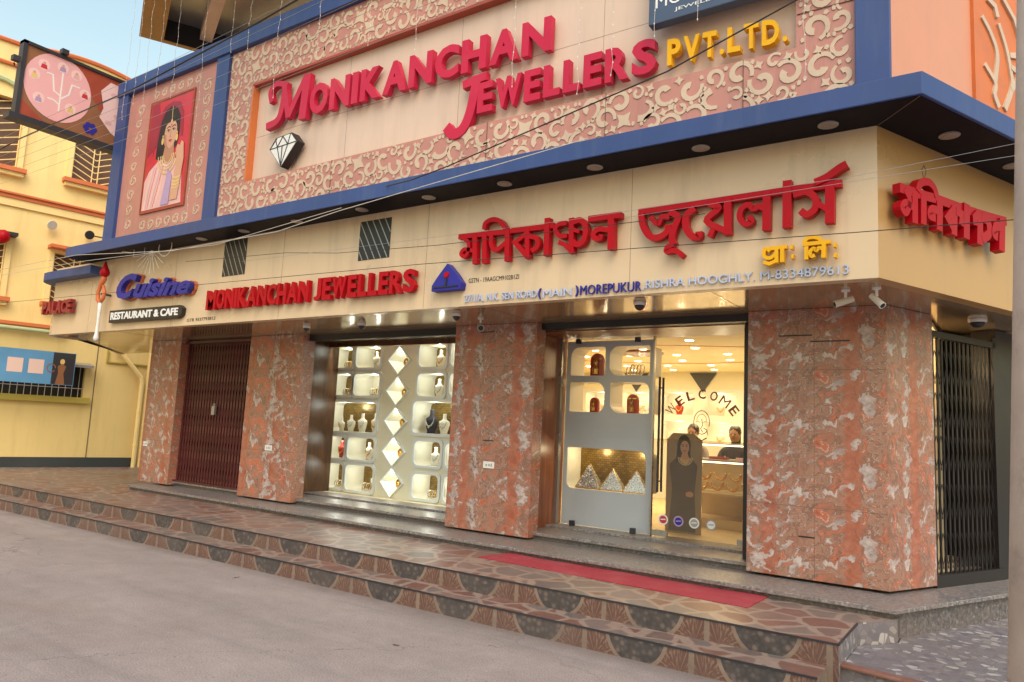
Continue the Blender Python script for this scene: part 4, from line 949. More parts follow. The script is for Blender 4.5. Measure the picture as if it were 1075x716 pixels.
q = MB(); q.box((-1.0,-.3,.0),(1.5,.3,.12)); q.box((-1.0,.26,.12),(1.5,.3,.84)); q.box((-1.0,-.3,.41),(1.5,.26,.44)); q.build('carcass', M['room'], CT)
q = MB(); q.box((-1.0,-.3,.84),(1.5,.3,.87)); q.box((-1.0,-.3,1.06),(1.5,.3,1.075)); q.build('shelf', M['cab'], CT)
q = MB(); q.add([(-1.0,-.302,.12),(1.5,-.302,.12),(1.5,-.302,1.06),(-1.0,-.302,1.06)], [(0,1,2,3)]); q.build('front_glass', M['glass'], CT)
q = MB(); q.box((-.95,-.28,1.045),(1.45,-.25,1.058)); q.box((-.95,-.28,.825),(1.45,-.25,.838)); q.build('led_strip', M['led'], CT)
q = MB(); q.box((-.99,-.1,.441),(1.49,.2,.46)); q.build('tray', M['room_ceil'], CT)
for i in range(9):
    for j in range(2):
        t = thing('gold_necklace', 'gold bead necklace lying in the %s row of the counter case' % ('front' if j == 0 else 'back'), 'necklace', (-2.45+.2*i,2.32+.12*j,.96+.12*j), 0, 'gold necklaces in the counter case (%s row)' % ('front' if j == 0 else 'back'))
        q = MB(); q.tube([(.075*cos(a),-.02*sin(a),.12+.10*sin(a)) for a in [pi+pi*k/12 for k in range(13)]], [.012+.010*sin(pi*k/12) for k in range(13)], k=6); q.build('chain', M['gold'], t, smooth=True)
for i, (x, m) in enumerate(((-2.35,'redbox'),(-2.0,'pink_p'),(-1.65,'redbox'))):
    q = MB(); q.box((x,2.28,1.3685),(x+.22,2.42,1.40)); o = q.build('jewellery_tray', M[m], None, bevel=.004); tag(o, ('red velvet tray at the left end of the counter top case', 'pink tray in the middle of the counter top case', 'red velvet tray right of the pink tray in the counter')[i], 'tray', 'trays in the counter')
# printed standee of a woman near the door
ST = thing('advertising_standee', 'life size printed cut-out of a woman in dark dress standing behind the glass door', 'standee', (-2.33,1.42,.497))
M['prt_dress'] = paint('dark_brown_print', (.10, .075, .06), .5, .3, scale=5); M['prt_tan'] = paint('tan_print', (.34, .25, .15), .5, .12)
pl('board', [(-.24,0),(.20,0),(.20,1.1),(.1,1.18),(-.16,1.18),(-.24,1.1)], M['prt_tan'], ST, (0,0,0), X, FN, 0, .02)
q = MB()
pp([(-.2,.02),(.14,.02),(.12,.5),(.15,.8),(.06,.9),(-.1,.9),(-.2,.8),(-.16,.5)], M['prt_dress'], .021)
pp(circle_pts(-.02,1.03,.085,16,.13), M['hair'], .0225); pp([(-.10,1.05),(.05,1.05),(.07,.84),(-.12,.84)], M['hair'], .0225)
pp(circle_pts(-.01,1.01,.056,16,.08), M['prt_skin'], .0245); pp([(-.04,.95),(.025,.95),(.05,.87),(-.06,.87)], M['prt_skin'], .0260)
for x in (-.032,.014): pp(circle_pts(x,1.025,.012,8,.006), M['hair'], .0262); q.stroke([(x-.016,1.043),(x+.016,1.045)], .005, FN*.0262, X, Z, FN, 0, .0008, M['hair'])
pp(circle_pts(-.009,.968,.018,10,.007), M['prt_red'], .0262); q.stroke([(-.009,1.02),(-.012,.99)], .005, FN*.0262, X, Z, FN, 0, .0008, M['prt_blush'])
for r_ in (.05,.07,.09): q.stroke([(r_*cos(t),.89+r_*sin(t)) for t in [pi+pi*i/8 for i in range(9)]], .010, FN*(.0266+r_*.01), X, Z, FN, 0, .0008, M['prt_cream'])
pp(circle_pts(.06,.46,.05,12,.035), M['prt_skin'], .0265); pp([(-.07,.87),(.06,.87),(0,.80)], M['prt_gold'], .0265)
q.build('print', None, ST)

# ------------------------------------------------------------------ signs
FO = (0,-1.2105,0)     # fascia face
UO = (0,-1.1105,0)     # recessed upper panel face
def strokes_sign(name, label, data, O, ux, n, d0, d1, mat, wk=1.0, part='letter_stroke', groups=None):
    t = thing(name, label, 'sign', (0,0,0))
    groups = groups or [list(range(len(data)))]
    for g in groups:
        q = MB()
        for k in g:
            w, pts = data[k]; q.stroke(pts, w*wk, O, ux, Z, n, d0, d1+.0011*k, smooth=True)
        q.build('letter', mat, t, fix=True)
    return t
s1 = thing('main_sign', 'large magenta red raised letters MONIKANCHAN on the upper cream panel', 'sign', (0,0,0))
q = MB()
for k, (w, pts) in enumerate(CAPM): q.stroke(pts, w*(.75 if k != 4 else .85), UO, X, Z, FN, .045, .12+.0015*k, smooth=True)
q.build('letter', M['magenta'], s1)
letters('ONIKANCHAN', (-6.50,5.52,5.94,-2.84,5.45,5.82), UO, X, Z, FN, .045, .12, M['magenta'], s1, .045, gap=.12, bevel=.004)
s2 = thing('main_sign', 'large magenta red raised letters JEWELLERS under the upper row, next to yellow PVT.LTD.', 'sign', (0,0,0))
q = MB()
for k, (w, pts) in enumerate(CAPJ): q.stroke(pts, w*.85, UO, X, Z, FN, .045, .12+.0015*k, None, smooth=True)
q.build('letter', M['magenta'], s2)
letters('EWELLERS', (-3.74,4.96,5.30,-1.69,4.93,5.27), UO, X, Z, FN, .045, .12, M['magenta'], s2, .04, gap=.14, bevel=.004)
s3 = thing('company_sign', 'yellow raised letters PVT.LTD. at the right of the upper cream panel', 'sign', (0,0,0))
letters('PVT.LTD.', (-1.58,4.95,5.20,-.53,4.90,5.12), UO, X, Z, FN, .05, .13, M['yellow_l'], s3, .035, gap=.2, bevel=.005)
s4 = thing('name_board', 'slate blue board with white serif name above the yellow letters', 'sign', (0,0,0))
q = MB(); q.box((-1.73,-1.33,5.33),(.9-1.2,-1.22,6.1)); q.build('board', paint('slate_blue_board', (.055,.085,.15), .4, .1), s4, bevel=.008)
q = MB(); put_text(q, 'MONIKANCHAN', (-1.66,5.475,5.60,-.42,5.475,5.60), (0,-1.3305,0), X, Z, FN, 0, .004, None, .0)
put_text(q, 'JEWELLERS PVT LTD', (-1.48,5.39,5.43,-.6,5.39,5.43), (0,-1.3305,0), X, Z, FN, 0, .004, None, .0); q.build('lettering', M['white_t'], s4, fix=False)
# diamond emblem
dm = thing('diamond_emblem', 'white cut diamond emblem with black outline at the left of the upper panel', 'emblem', (-6.9,-1.11,4.89))
out = [(0,0),(-.25,.27),(-.15,.40),(.15,.42),(.27,.29)]
q = MB(); q.plate([(a*1.08,b*1.06-.01) for a, b in out], (0,-.05,0), X, Z, FN, .12); q.build('backing', M['black'], dm)
q = MB(); q.plate(out, (0,-.1705,0), X, Z, FN, .006); q.build('face', M['white'], dm)
q = MB()
for k, l in enumerate(([(-.25,.27),(.27,.29)],[(-.15,.40),(-.10,.275),(0,0)],[(.15,.42),(.11,.285),(0,0)],[(-.25,.27),(-.12,.40)],[(-.10,.275),(0,.41),(.11,.285)],[(0,.28),(0,.02)])): q.stroke(l, .012, (0,-.177,0), X, Z, FN, 0, .004+.0005*k)
q.build('facet_lines', M['dark'], dm)

s5 = thing('shop_sign', 'red raised letters MONIKANCHAN on the cream fascia above the maroon gate', 'sign', (0,0,0))
letters('MONIKANCHAN', (-8.24,3.05,3.32,-6.13,3.04,3.31), FO, X, Z, FN, .03, .09, M['red'], s5, .035, gap=.08)
s6 = thing('shop_sign', 'red raised letters JEWELLERS on the cream fascia above the display window', 'sign', (0,0,0))
letters('JEWELLERS', (-6.03,3.05,3.32,-4.40,3.05,3.31), FO, X, Z, FN, .03, .09, M['red'], s6, .035, gap=.12)
s7 = thing('restaurant_sign', 'blue slanted script word Cuisine near the left end of the fascia', 'sign', (0,0,0))
q = MB(); put_text(q, 'C', (-10.62,3.33,3.72,-10.05,3.33,3.72), FO, X, Z, FN, .05, .125, None, .045, .35); q.build('letter', M['blue_l'], s7, fix=False)
q = MB(); put_text(q, 'uisine', (-10.12,3.33,3.62,-8.62,3.30,3.56), FO, X, Z, FN, .05, .12, None, .04, .35, 1.0); q.build('letter', M['blue_l'], s7, fix=False)
q = MB(); put_text(q, 'C', (-10.64,3.315,3.735,-10.03,3.315,3.735), FO, X, Z, FN, .01, .045, None, .06, .35); put_text(q, 'uisine', (-10.14,3.315,3.635,-8.60,3.285,3.575), FO, X, Z, FN, .01, .045, None, .058, .35, 1.0); q.build('letter_edge', M['orange_t'], s7, fix=False)
s8 = thing('restaurant_plate', 'black rounded plate with white words RESTAURANT & CAFE under the blue script', 'sign', (0,0,0))
q = MB(); q.plate([(-10.86,2.985),(-8.95,2.975),(-8.85,3.02),(-8.84,3.12),(-8.92,3.165),(-10.86,3.18)], FO, X, Z, FN, .07); q.build('plate', M['black'], s8, bevel=.006)
q = MB(); put_text(q, 'RESTAURANT & CAFE', (-10.80,3.025,3.145,-8.93,3.015,3.125), (0,-1.2812,0), X, Z, FN, 0, .008, None, .03); q.build('lettering', M['white_t'], s8, fix=False)
s9 = thing('restaurant_sign', 'dark red raised letters PALACE at the rounded end of the fascia', 'sign', (0,0,0))
letters('PALACE', (-13.1,3.22,3.44,-12.08,3.21,3.44), FO, X, Z, FN, .04, .12, paint('dark_red_letter', (.25,.012,.02), .35, .1), s9, .05, gap=.04)
for lab, txt, r_ in (('tiny black GTR number line right of the restaurant plate', 'GTR 9337793812', (-8.80,2.92,2.965,-8.12,2.925,2.97)), ('tiny black GSTN number line right of the blue emblem', 'GSTN - 19AAGCM9102B1ZI', (-3.73,3.11,3.16,-3.10,3.11,3.155))):
    q = MB(); put_text(q, txt, r_, FO, X, Z, FN, 0, .003, None, .0); o = q.build('number_lettering', M['black'], None, fix=False); tag(o, lab, 'lettering')
em = thing('blue_emblem', 'blue triangular emblem with red dot between the English and Bengali names', 'emblem', (-3.96,-1.21,3.035))
q = MB(); q.plate([(-.20,0),(.19,0),(.20,.07),(.12,.17),(0,.29),(-.13,.15),(-.20,.06)], (0,0,0), X, Z, FN, .09); q.build('body', M['blue_l'], em, bevel=.005)
q = MB(); q.lathe([(.035,0),(.03,.012)], (0,-.0905,.165), ax=FN, k=14); q.build('red_dot', M['red'], em)
q = MB(); q.box((-.012,-.1,.05),(.012,-.0905,.125)); q.box((-.17,-.098,.03),(.16,-.0905,.045)); q.build('black_mark', M['black'], em)
ad = thing('address_line', 'row of pale blue raised address letters with dark blue MOREPUKUR along the fascia foot', 'sign', (0,0,0))
q = MB(); put_text(q, '27/1/A, N.K. SEN ROAD', (-3.76,2.895,2.985,-2.87,2.895,2.98), FO, X, Z, FN, .008, .022, None, .0); put_text(q, 'MAIN', (-2.80,2.90,2.975,-2.48,2.90,2.975), FO, X, Z, FN, .008, .022, None, .0); q.build('lettering', M['pale_l'], ad)
q = MB(); put_text(q, '(', (-2.85,2.885,2.99,-2.82,2.885,2.99), FO, X, Z, FN, .008, .028); put_text(q, ')', (-2.44,2.885,2.99,-2.41,2.885,2.99), FO, X, Z, FN, .008, .028); put_text(q, 'MOREPUKUR', (-2.39,2.895,2.985,-1.775,2.895,2.985), FO, X, Z, FN, .008, .024, None, .0); q.build('lettering', M['blue_l'], ad)
q = MB(); put_text(q, ',RISHRA HOOGHLY. M-8334879613', (-1.76,2.90,2.985,-.08,2.90,2.985), FO, X, Z, FN, .008, .022, None, .0); q.build('lettering', M['pale_l'], ad)
strokes_sign('bengali_sign', 'red raised Bengali word over the middle pillar, ending above the door', BN1, FO, X, FN, .03, .09, M['red'], .95, groups=[[0,2,3],[4,5],[6,7],[1,8,9,10],[11],[12,13,14,15,16],[17,18,19]])
strokes_sign('bengali_sign', 'largest red raised Bengali word, right end of the front fascia', BN2, FO, X, FN, .03, .09, M['red'], .95, groups=[[0,2,3,4,5],[6,7,8,9],[10,11],[12],[1,13,14,15],[16]])
strokes_sign('bengali_sign', 'small yellow raised Bengali letters under the largest red word', BNY, FO, X, FN, .03, .09, M['yellow_l'], 1.0, groups=[[0,1,2,3,4],[5],[6,7],[8,9],[10,11,12],[13,14]])
sb = strokes_sign('bengali_sign', 'red raised Bengali name on the side street fascia', BNS, C0+SN*.0005, S, SN, .05, .11, M['red'], .68, groups=[[0,1,2],[3,4],[5,6],[7,8,9],[10],[11,12,13],[14,15]])
q = MB(); O = C0+SN*.09; q.tube([O+S*.47+Z*3.70, O+S*.44+Z*3.78, O+S*.47+Z*3.82, O+S*.50+Z*3.78, O+S*.47+Z*3.70], .003, k=4); q.build('wire_loop', M['dark'], sb)

# ventilation grilles
for i, (x0, x1, z0, z1) in enumerate(((-8.06,-7.56,3.52,4.02),(-5.40,-4.90,3.50,3.97))):
    t = thing('vent_grille', ('black square grille with slanted white bars above the red letters near the gate' if i == 0 else 'black square grille with slanted white bars nearest the Bengali sign'), 'vent', (x0,-1.21,z0), 0, 'vents on the fascia')
    w, h = x1-x0, z1-z0
    q = MB(); q.box((0,-.006,0),(w,.0,h)); q.build('backing', M['black'], t)
    q = MB(); n = 6
    for k in range(-2, n-1):
        xa = w*k/(n-1)*1.0; a = Vector((xa, h)); b = Vector((xa+w*.55, 0))
        # clip to the square
        if a.x < 0: tt = (0-a.x)/(b.x-a.x); a = a+(b-a)*tt
        if b.x > w: tt = (w-a.x)/(b.x-a.x); b = a+(b-a)*tt
        if (b-a).length > .05: q.stroke([a, b], .012, (0,-.0065,0), X, Z, FN, 0, .003)
    q.build('bars', M['grey'], t)

# decorative items on the fascia
orn = thing('torch_ornament', 'tall ornament with red tip, orange curl and white stem at the fascia left end', 'ornament', (-11.02,-1.36,2.68))
q = MB(); q.lathe([(.01,0),(.035,.02),(.045,.06),(.03,.12),(.022,.3),(.028,.5),(.03,.62)], (0,0,0), k=12); q.build('stem', M['white'], orn, smooth=True)
q = MB(); q.tube([(0,0,.60),(-.09,0,.68),(-.11,0,.80),(-.05,0,.92),(.03,0,1.0),(.02,0,1.1)], [.02,.035,.03,.035,.045,.03], k=8); q.tube([(0,0,.62),(.08,0,.70),(.09,0,.80),(.03,0,.90)], [.02,.03,.03,.02], k=8); q.build('curl', M['orange_t'], orn, smooth=True)
q = MB(); q.lathe([(.02,0),(.07,.06),(.075,.10),(.04,.18),(.005,.28)], (.03,0,1.02), k=12); q.build('tip', M['red'], orn, smooth=True)
q = MB(); q.box((-.02,0,.75),(.02,.15,.78)); q.build('bracket', M['dark'], orn)
led = thing('wire_star', 'pale wire star light ornament hanging above the blue script word', 'ornament', (-9.5,-1.45,3.98))
q = MB()
for k in range(9):
    a = radians(200+140*k/8); q.tube([(0,0,0),(.42*cos(a),0,.36*sin(a))], .004, k=4)
q.tube([(.35+.17*cos(a),0,.02+.14*sin(a)) for a in [2*pi*i/16 for i in range(17)]], .006, k=4)
q.tube([(-.5,0,-.05),(-.5,0,.08),(-.2,0,.08),(-.2,0,-.05),(-.5,0,-.05)], .005, k=4); q.build('frame', M['cable_w'], led)

# cctv cameras and domes under the soffit
def dome(x, y, label, r=.05, z=2.877):
    t = thing('dome_camera', label, 'camera', (x,y,z), 0, 'ceiling devices under the soffit')
    q = MB(); q.lathe([(r,0),(r,-.02),(r*.9,-.03)], (0,0,0), k=16); q.build('base', M['white'], t)
    q = MB(); q.lathe([(r*.8,-.0305),(r*.75,-.05),(r*.5,-.07),(r*.1,-.08)], (0,0,0), k=16); q.build('dome', M['dark'], t, smooth=True)
dome(-6.95,-.6,'small dark dome camera at the left edge of the display window'); dome(-5.95,-.55,'dome camera above the middle of the display window', .055)
dome(-4.2,-.8,'small dark dome camera left of the bullet camera'); dome(-1.98,-.8,'pale dome camera over the entrance', .06); dome(.67,1.05,'pale dome lamp over the side gate', .08)
def bullet(x, y, rz, label, m, k=1.0, tilt=-.35):
    t = thing('bullet_camera', label, 'camera', (x,y,2.878), rz, 'bullet cameras under the soffit')
    q = MB(); q.lathe([(.035,0),(.035,-.015),(.012,-.02),(.012,-.07)], (0,0,0), k=12); q.build('mount', M['white'], t)
    q = MB(); d = Vector((1,0,tilt)).normalized(); c = Vector((-.02,0,-.085)); q.tube([c-d*.04, c+d*.10*k, c+d*.13*k], [.03*k,.034*k,.036*k], k=14); q.build('body', m, t, smooth=False)
    q = MB(); p = c+d*(.13*k+.0008); q.lathe([(.028*k,0),(.02*k,.004)], p, ax=d, k=12); q.build('lens', M['black'], t)
bullet(-4.12,-.45,radians(-50),'grey bullet camera over the middle pillar', M['grey'], 1.1)
bullet(-.18,-.78,radians(205),'white bullet camera pointing left over the corner pillar', M['cable_w'], .85)
bullet(.05,-.80,radians(-35),'white rounded bullet camera nearest the building corner', M['white'], .8, -.9)

# little white plates on the pillars
for i, (x, z) in enumerate(((-11.67,1.06),(-8.30,1.17),(-4.22,1.19))):
    t = thing('socket_plate', ('white socket plate on the far left marble pillar', 'white socket plate on the marble pillar between gate and display window', 'white socket plate on the middle marble pillar left of the door')[i], 'socket', (x,0,z), 0, 'socket plates on the pillars')
    w = .16 if i else .13
    q = MB(); q.box((-w/2,-.012,-.04),(w/2,-.0005,.04)); q.build('plate', M['white'], t, bevel=.003)
    q = MB(); q.box((-.04,-.0145,-.015),(-.02,-.0125,.01)); q.box((.0,-.0145,-.012),(.02,-.0125,.012)); q.box((.035,-.0145,-.018),(.05,-.0125,.018)); q.build('switches', M['grey'], t)

# red mat
q = MB(); n = 24; rr = random.Random(5); mat_pts = []
a0, a1, b1, b0 = Vector((-3.62,-.95)), Vector((-.86,-1.09)), Vector((-.84,-.50)), Vector((-3.52,-.38))
vs = []; fs = []; kx, ky = 40, 8
for i in range(kx+1):
    for j in range(ky+1):
        p = (a0.lerp(a1, i/kx)).lerp(b0.lerp(b1, i/kx), j/ky); edge = (i in (0,kx) or j in (0,ky))
        p = p+Vector((rr.uniform(-.006,.006), rr.uniform(-.006,.006))) if edge else p
        vs.append((p.x, p.y, H2+.010+.003*sin(i*.7)+.002*sin(j*1.3+i*.3)+(0 if not edge else -.003)))
for i in range(kx):
    for j in range(ky): k = i*(ky+1)+j; fs.append((k, k+ky+1, k+ky+2, k+1))
nb = len(vs); vs += [(v[0], v[1], H2+.001) for v in vs]
q.add(vs, fs)
bord = [i*(ky+1) for i in range(kx+1)]+[kx*(ky+1)+j for j in range(1,ky+1)]+[i*(ky+1)+ky for i in range(kx-1,-1,-1)]+[j for j in range(ky-1,0,-1)]
q.add([vs[i] for i in bord]+[vs[i+nb] for i in bord], [(i,(i+1)%len(bord),len(bord)+(i+1)%len(bord),len(bord)+i) for i in range(len(bord))])
o = q.build('door_mat', M['rug']); tag(o, 'long dark red mat lying on the paved terrace in front of the entrance', 'mat')

# ------------------------------------------------------------------ yellow building across the lane
Y = thing('yellow_house', 'yellow two storey house with orange trim beyond the left end of the shop', 'building', (-16.2,2.27,0), radians(80))
holes = [(-4.2,6.68,-3.0,8.2),(-1.97,6.75,-1.0,8.1),(-4.1,3.88,-3.0,5.1),(-2.1,3.9,-1.15,5.02),(-3.3,1.86,-1.2,2.6),(-7.4,6.7,-6.2,8.1),(-7.4,3.9,-6.2,5.0),(1.4,6.7,2.6,8.1),(1.4,3.9,2.6,5.0)]
xs = sorted({-12, 7} | {h[0] for h in holes} | {h[2] for h in holes}); zs = sorted({0, 3.36, 9.3} | {h[1] for h in holes} | {h[3] for h in holes})
q = MB()
for i in range(len(xs)-1):
    for j in range(len(zs)-1):
        cx, cz = (xs[i]+xs[i+1])/2, (zs[j]+zs[j+1])/2
        if any(h[0] < cx < h[2] and h[1] < cz < h[3] for h in holes): continue
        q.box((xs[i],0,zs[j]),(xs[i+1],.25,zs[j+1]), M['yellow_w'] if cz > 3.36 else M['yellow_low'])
q.box((-12,.9,0),(7,1.0,9.2), M['black'])
q.build('wall', None, Y, fix=False)
q = MB(); top = [(-12,9.3),(7,9.3)]+[(x,9.42+.16*max(0,cos((x+1.9)*pi/2.4)) if abs(x+1.9) < 1.2 else 9.42) for x in [6.9-.15*i for i in range(126)]]
q.plate(top, (0,.1,0), X, Z, FN, .1); par = q.build('parapet', M['yellow_w'], Y)
q = MB(); q.tube([(p[0],-.02,p[1]+.03) for p in top[2:]], .05, k=6); q.tube([(-12,-.03,8.95),(7,-.03,8.95)], .045, k=6); q.build('orange_trim', M['orange_t'], par)
q = MB(); q.box((-12,-.08,6.03),(7,.0,6.11), M['orange_t']); q.box((-12,-.12,6.11),(7,.0,6.15), M['orange_t']); q.box((-12,-.05,5.86),(7,.0,6.03), M['yellow_t']); q.build('band', None, Y)
q = MB(); q.box((-12,-.07,3.33),(7,.0,3.40), M['orange_t']); q.build('band', None, Y)
q = MB(); q.tube([(-12,-.1,3.27),(-1.7,-.1,3.25)], .045, k=10); q.build('pipe', M['green_t'], Y)
q = MB(); q.box((-12,-.02,.28),(.05,.0,.53)); q.build('skirting', M['plinth_dark'], Y)
q = MB(); q.box((-1.0,-.012,.53),(-.985,.0,3.3)); q.build('crack_line', M['seam'], Y)
for k, h in enumerate(holes):
    x0, z0, x1, z1 = h; w = MB(); w.box((x0,.13,z0),(x1,.15,z1)); low = k == 4
    wd = w.build('window', M['win_dark'] if not low else M['black'], Y)
    f = MB()
    if not low:
        for a, b in (((x0-.1,-.05,z0),(x0,.0,z1)),((x1,-.05,z0),(x1+.1,.0,z1)),((x0-.1,-.05,z1),(x1+.1,.0,z1+.08))): f.box(a, b)
        f.build('frame', M['yellow_t'], wd)
        g = MB(); n = 9; mx = (x0+x1)/2
        for i in range(n+4):
            zz = z0-.3+(z1-z0+.3)*i/(n+2)
            for s_ in (-1, 1):
                a = Vector((mx, zz)); b = Vector((x0 if s_ < 0 else x1, zz+.22)); 
                if b.y > z1: b = a+(b-a)*max(0,(z1-a.y)/(b.y-a.y))
                if a.y < z0: a = a+(b-a)*max(0,(z0-a.y)/max(1e-4,(b.y-a.y)))
                if (b-a).length > .06 and a.y < z1 and b.y > z0: g.stroke([a, b], .018, (0,.06,0), X, Z, FN, 0, .015)
        for xx in (x0+.02, mx-.06, mx+.06, x1-.02): g.stroke([(xx,z0),(xx,z1)], .02, (0,.04,0), X, Z, FN, 0, .015)
        g.build('grille', M['yellow_t'], wd)
        s_ = MB(); s_.box((x0-.16,-.2,z0-.09),(x1+.16,.0,z0), M['orange_t']); s_.box((x0-.12,-.14,z0-.17),(x1+.12,.0,z0-.09), M['yellow_t']); s_.build('sill', None, wd)
        if z0 < 5:
            s_ = MB(); s_.box((x0-.14,-.3,z1+.08),(x1+.14,.0,z1+.15)); s_.build('hood', M['orange_t'] if k == 3 else M['dark'], wd)
    else:
        f.box((x0-.1,-.12,z0-.13),(x1+.12,.0,z0)); f.build('sill', M['olive_t'], wd)
        g = MB()
        for i in range(16): g.tube([(x0+.06+i*.13,.05,z0),(x0+.06+i*.13,.05,z1)], .008, k=4)
        g.tube([(x0,.05,z0+.2),(x1,.05,z0+.2)], .01, k=4); g.build('grille', M['cable_w'], wd)
        g = MB(); g.obox((x1-.42,-.02,z1-.02), (.5,0,0), (0,-.3,-.06), (0,0,.06)); g.build('hood', M['grey'], wd)
# arched light over the far left upper window
q = MB(); q.tube([(-3.55+.5*cos(a),-.03,8.28+.3*sin(a)) for a in [pi*i/10 for i in range(11)]], .06, k=6); q.build('arch_moulding', M['green_t'], Y)
# drain pipes
q = MB(); q.tube([(-.62,-.1,3.0),(-.50,-.1,2.93),(-.03,-.1,2.42),(0,-.1,2.3),(0,-.1,.25)], .05, k=10); q.tube([(.13,-.08,3.3),(.13,-.08,.25)], .035, k=8); 
for z in (.8,1.6): q.lathe([(.062,0),(.062,.05)], (0,-.1,z), k=10)
q.build('drain_pipe', M['yellow_t'], Y)
q = MB(); q.box((-.80,-.05,2.72),(-.77,-.0,2.99)); q.box((-.80,-.05,2.70),(.1,-.0,2.73)); q.build('bracket_frame', M['olive_t'], Y)
# flood lamps on the yellow wall
nY = Vector((sin(radians(80)), -cos(radians(80)), 0)); dY = Vector((cos(radians(80)), sin(radians(80)), 0)); BY = Vector((-16.2,2.27,0))
for i, (x, z) in enumerate(((-2.27,5.60),(-1.52,5.55))):
    p = BY+dY*x+Z*z; t = thing('wall_lamp', ('round wall lamp on the yellow house, the left one' if i == 0 else 'dark wall lamp on a long arm on the yellow house'), 'lamp', p, radians(80))
    q = MB(); q.tube([(0,0,0),(.0,-.12,.02)], .02, k=6); 
    if i: q.tube([(0,-.1,0),(.6,-.25,-.02)], .015, k=6)
    q.build('arm', M['dark'], t)
    q = MB(); q.lathe([(.05,0),(.10,.08),(.10,.12)], (0,-.1,.02), ax=Vector((.2,-.9,-.3)), k=14); q.build('shade', M['cable_w'] if i == 0 else M['dark'], t)
q = MB(); t = thing('red_lantern', 'small red round lantern by the upper floor window at the left edge', 'lantern', BY+dY*-3.12+nY*.3+Z*5.12); q.lathe([(.03,-.14),(.11,-.08),(.13,0),(.11,.08),(.03,.14)], (0,0,0), k=14); q.build('globe', M['red'], t, smooth=True)
# blue notice board in front of the low window
bb = thing('notice_board', 'blue printed board with two pink papers in front of the yellow house window', 'board', BY+nY*.5, radians(80))
q = MB(); q.box((-4.4,.0,2.10),(-1.55,.03,2.80)); q.build('board', M['board_blue'], bb)
q = MB(); q.box((-1.98,-.0015,2.11),(-1.56,-.0002,2.79)); q.build('dark_print', M['dark'], bb)
q = MB()
for x in (-2.80,-2.42,-3.5): q.box((x,-.0025,2.31),(x+.28,-.0005,2.61))
q.build('papers', M['paper'], bb)
q = MB(); q.mats = []
q.plate([(-1.90,2.11),(-1.72,2.11),(-1.76,2.35),(-1.72,2.5),(-1.80,2.56),(-1.88,2.5),(-1.86,2.35)], (0,-.0016,0), X, Z, FN, .002, M['brown_p']); q.plate(circle_pts(-1.80,2.60,.045,12,.06), (0,-.0016,0), X, Z, FN, .002, M['prt_gold']); q.stroke([(-2.0+.08*cos(a),2.45+.09*sin(a)) for a in [2*pi*i/12 for i in range(12)]], .02, (0,-.0016,0), X, Z, FN, 0, .002, M['brown_p'])
q.build('figure_print', None, bb)
q = MB()
for x in (-4.3,-3,-1.7): q.tube([(x,.03,2.7),(x,.5,2.75)], .012, k=5)
q.build('bracket', M['dark'], bb)

# ------------------------------------------------------------------ billboard standing out from the left post
bl = thing('projecting_billboard', 'black framed billboard with pink family print sticking out from the blue corner post', 'billboard', (-11.5,0,0))
BX = Vector((0,1,0)); BN = Vector((1,0,0))
def bp(pts, m, d): q.plate(pts, Vector((0,0,0))+BN*d, BX, Z, BN, .0015, m)
q = MB(); q.box((-.10,-2.68,6.03),(.0,-1.07,7.20)); q.build('box', M['dark'], bl)
q = MB(); bp([(-2.66,6.05),(-1.10,6.05),(-1.10,7.18),(-2.66,7.18)], M['brown_p'], .001)
bp([(-2.66,6.05),(-2.3,6.05),(-2.66,6.3)], M['maroon_p'], .0027); bp([(-1.95,7.18),(-1.10,7.18),(-1.10,6.9),(-1.5,6.55),(-1.8,6.9)], M['maroon_p'], .0027)
c = circle_pts(-2.16,6.66,.50,36,.54); c = [(max(-2.655,a), min(7.175,max(6.055,b))) for a, b in c]; bp(c, M['pink_p'], .0045)
bp([(-1.10,7.08),(-1.38,7.10),(-1.52,6.9),(-1.45,6.62),(-1.5,6.45),(-1.30,6.25),(-1.10,6.15)], M['pink_pp'], .0045)
for k, l in enumerate(([(-2.12,7.0),(-2.12,6.30)],[(-2.35,6.85),(-2.26,6.85),(-2.22,6.6),(-2.12,6.55)],[(-1.85,6.80),(-1.97,6.80),(-2.0,6.62),(-2.12,6.50)],[(-2.3,6.45),(-2.2,6.45),(-2.12,6.40)])): q.stroke(l, .022, (.0063,0,0), BX, Z, BN, 0, .0012+.0002*k, M['white_t'])
for k, (y, z) in enumerate(((-2.40,6.95),(-2.52,6.75),(-2.42,6.40),(-1.92,6.98),(-1.76,6.72),(-1.95,6.40),(-2.13,7.02))):
    bp(circle_pts(y,z,.085,14,.09), M['pink_pp'], .0063); bp([(y-.05,z-.06),(y+.05,z-.06),(y+.035,z+.01),(y-.035,z+.01)], (M['prt_red'],M['prt_gold'],M['prt_lil'],M['prt_blush'])[k % 4], .0082); bp(circle_pts(y,z+.03,.022,10), M['prt_skin'], .0082)
for k in range(6):
    a = k*pi/3; bp(circle_pts(-1.62+.07*cos(a),6.20+.06*sin(a),.045,10), M['blue_l'], .0062+.0003*k)
for k, (y, z) in enumerate(((-1.3,6.9),(-1.22,6.55),(-1.35,6.4))): bp(circle_pts(y,z,.06,12,.04), M['prt_blush'], .0064)
q.build('print', None, bl)
q = MB()
for a, b in (((-.12,-2.72,7.17),(.03,-1.05,7.22)),((-.12,-2.72,6.0),(.03,-2.66,7.22)),((-.12,-1.10,6.0),(.03,-1.05,7.22)),((-.16,-2.80,5.94),(.06,-1.03,6.03))): q.box(a, b)
q.build('frame', M['dark'], bl)
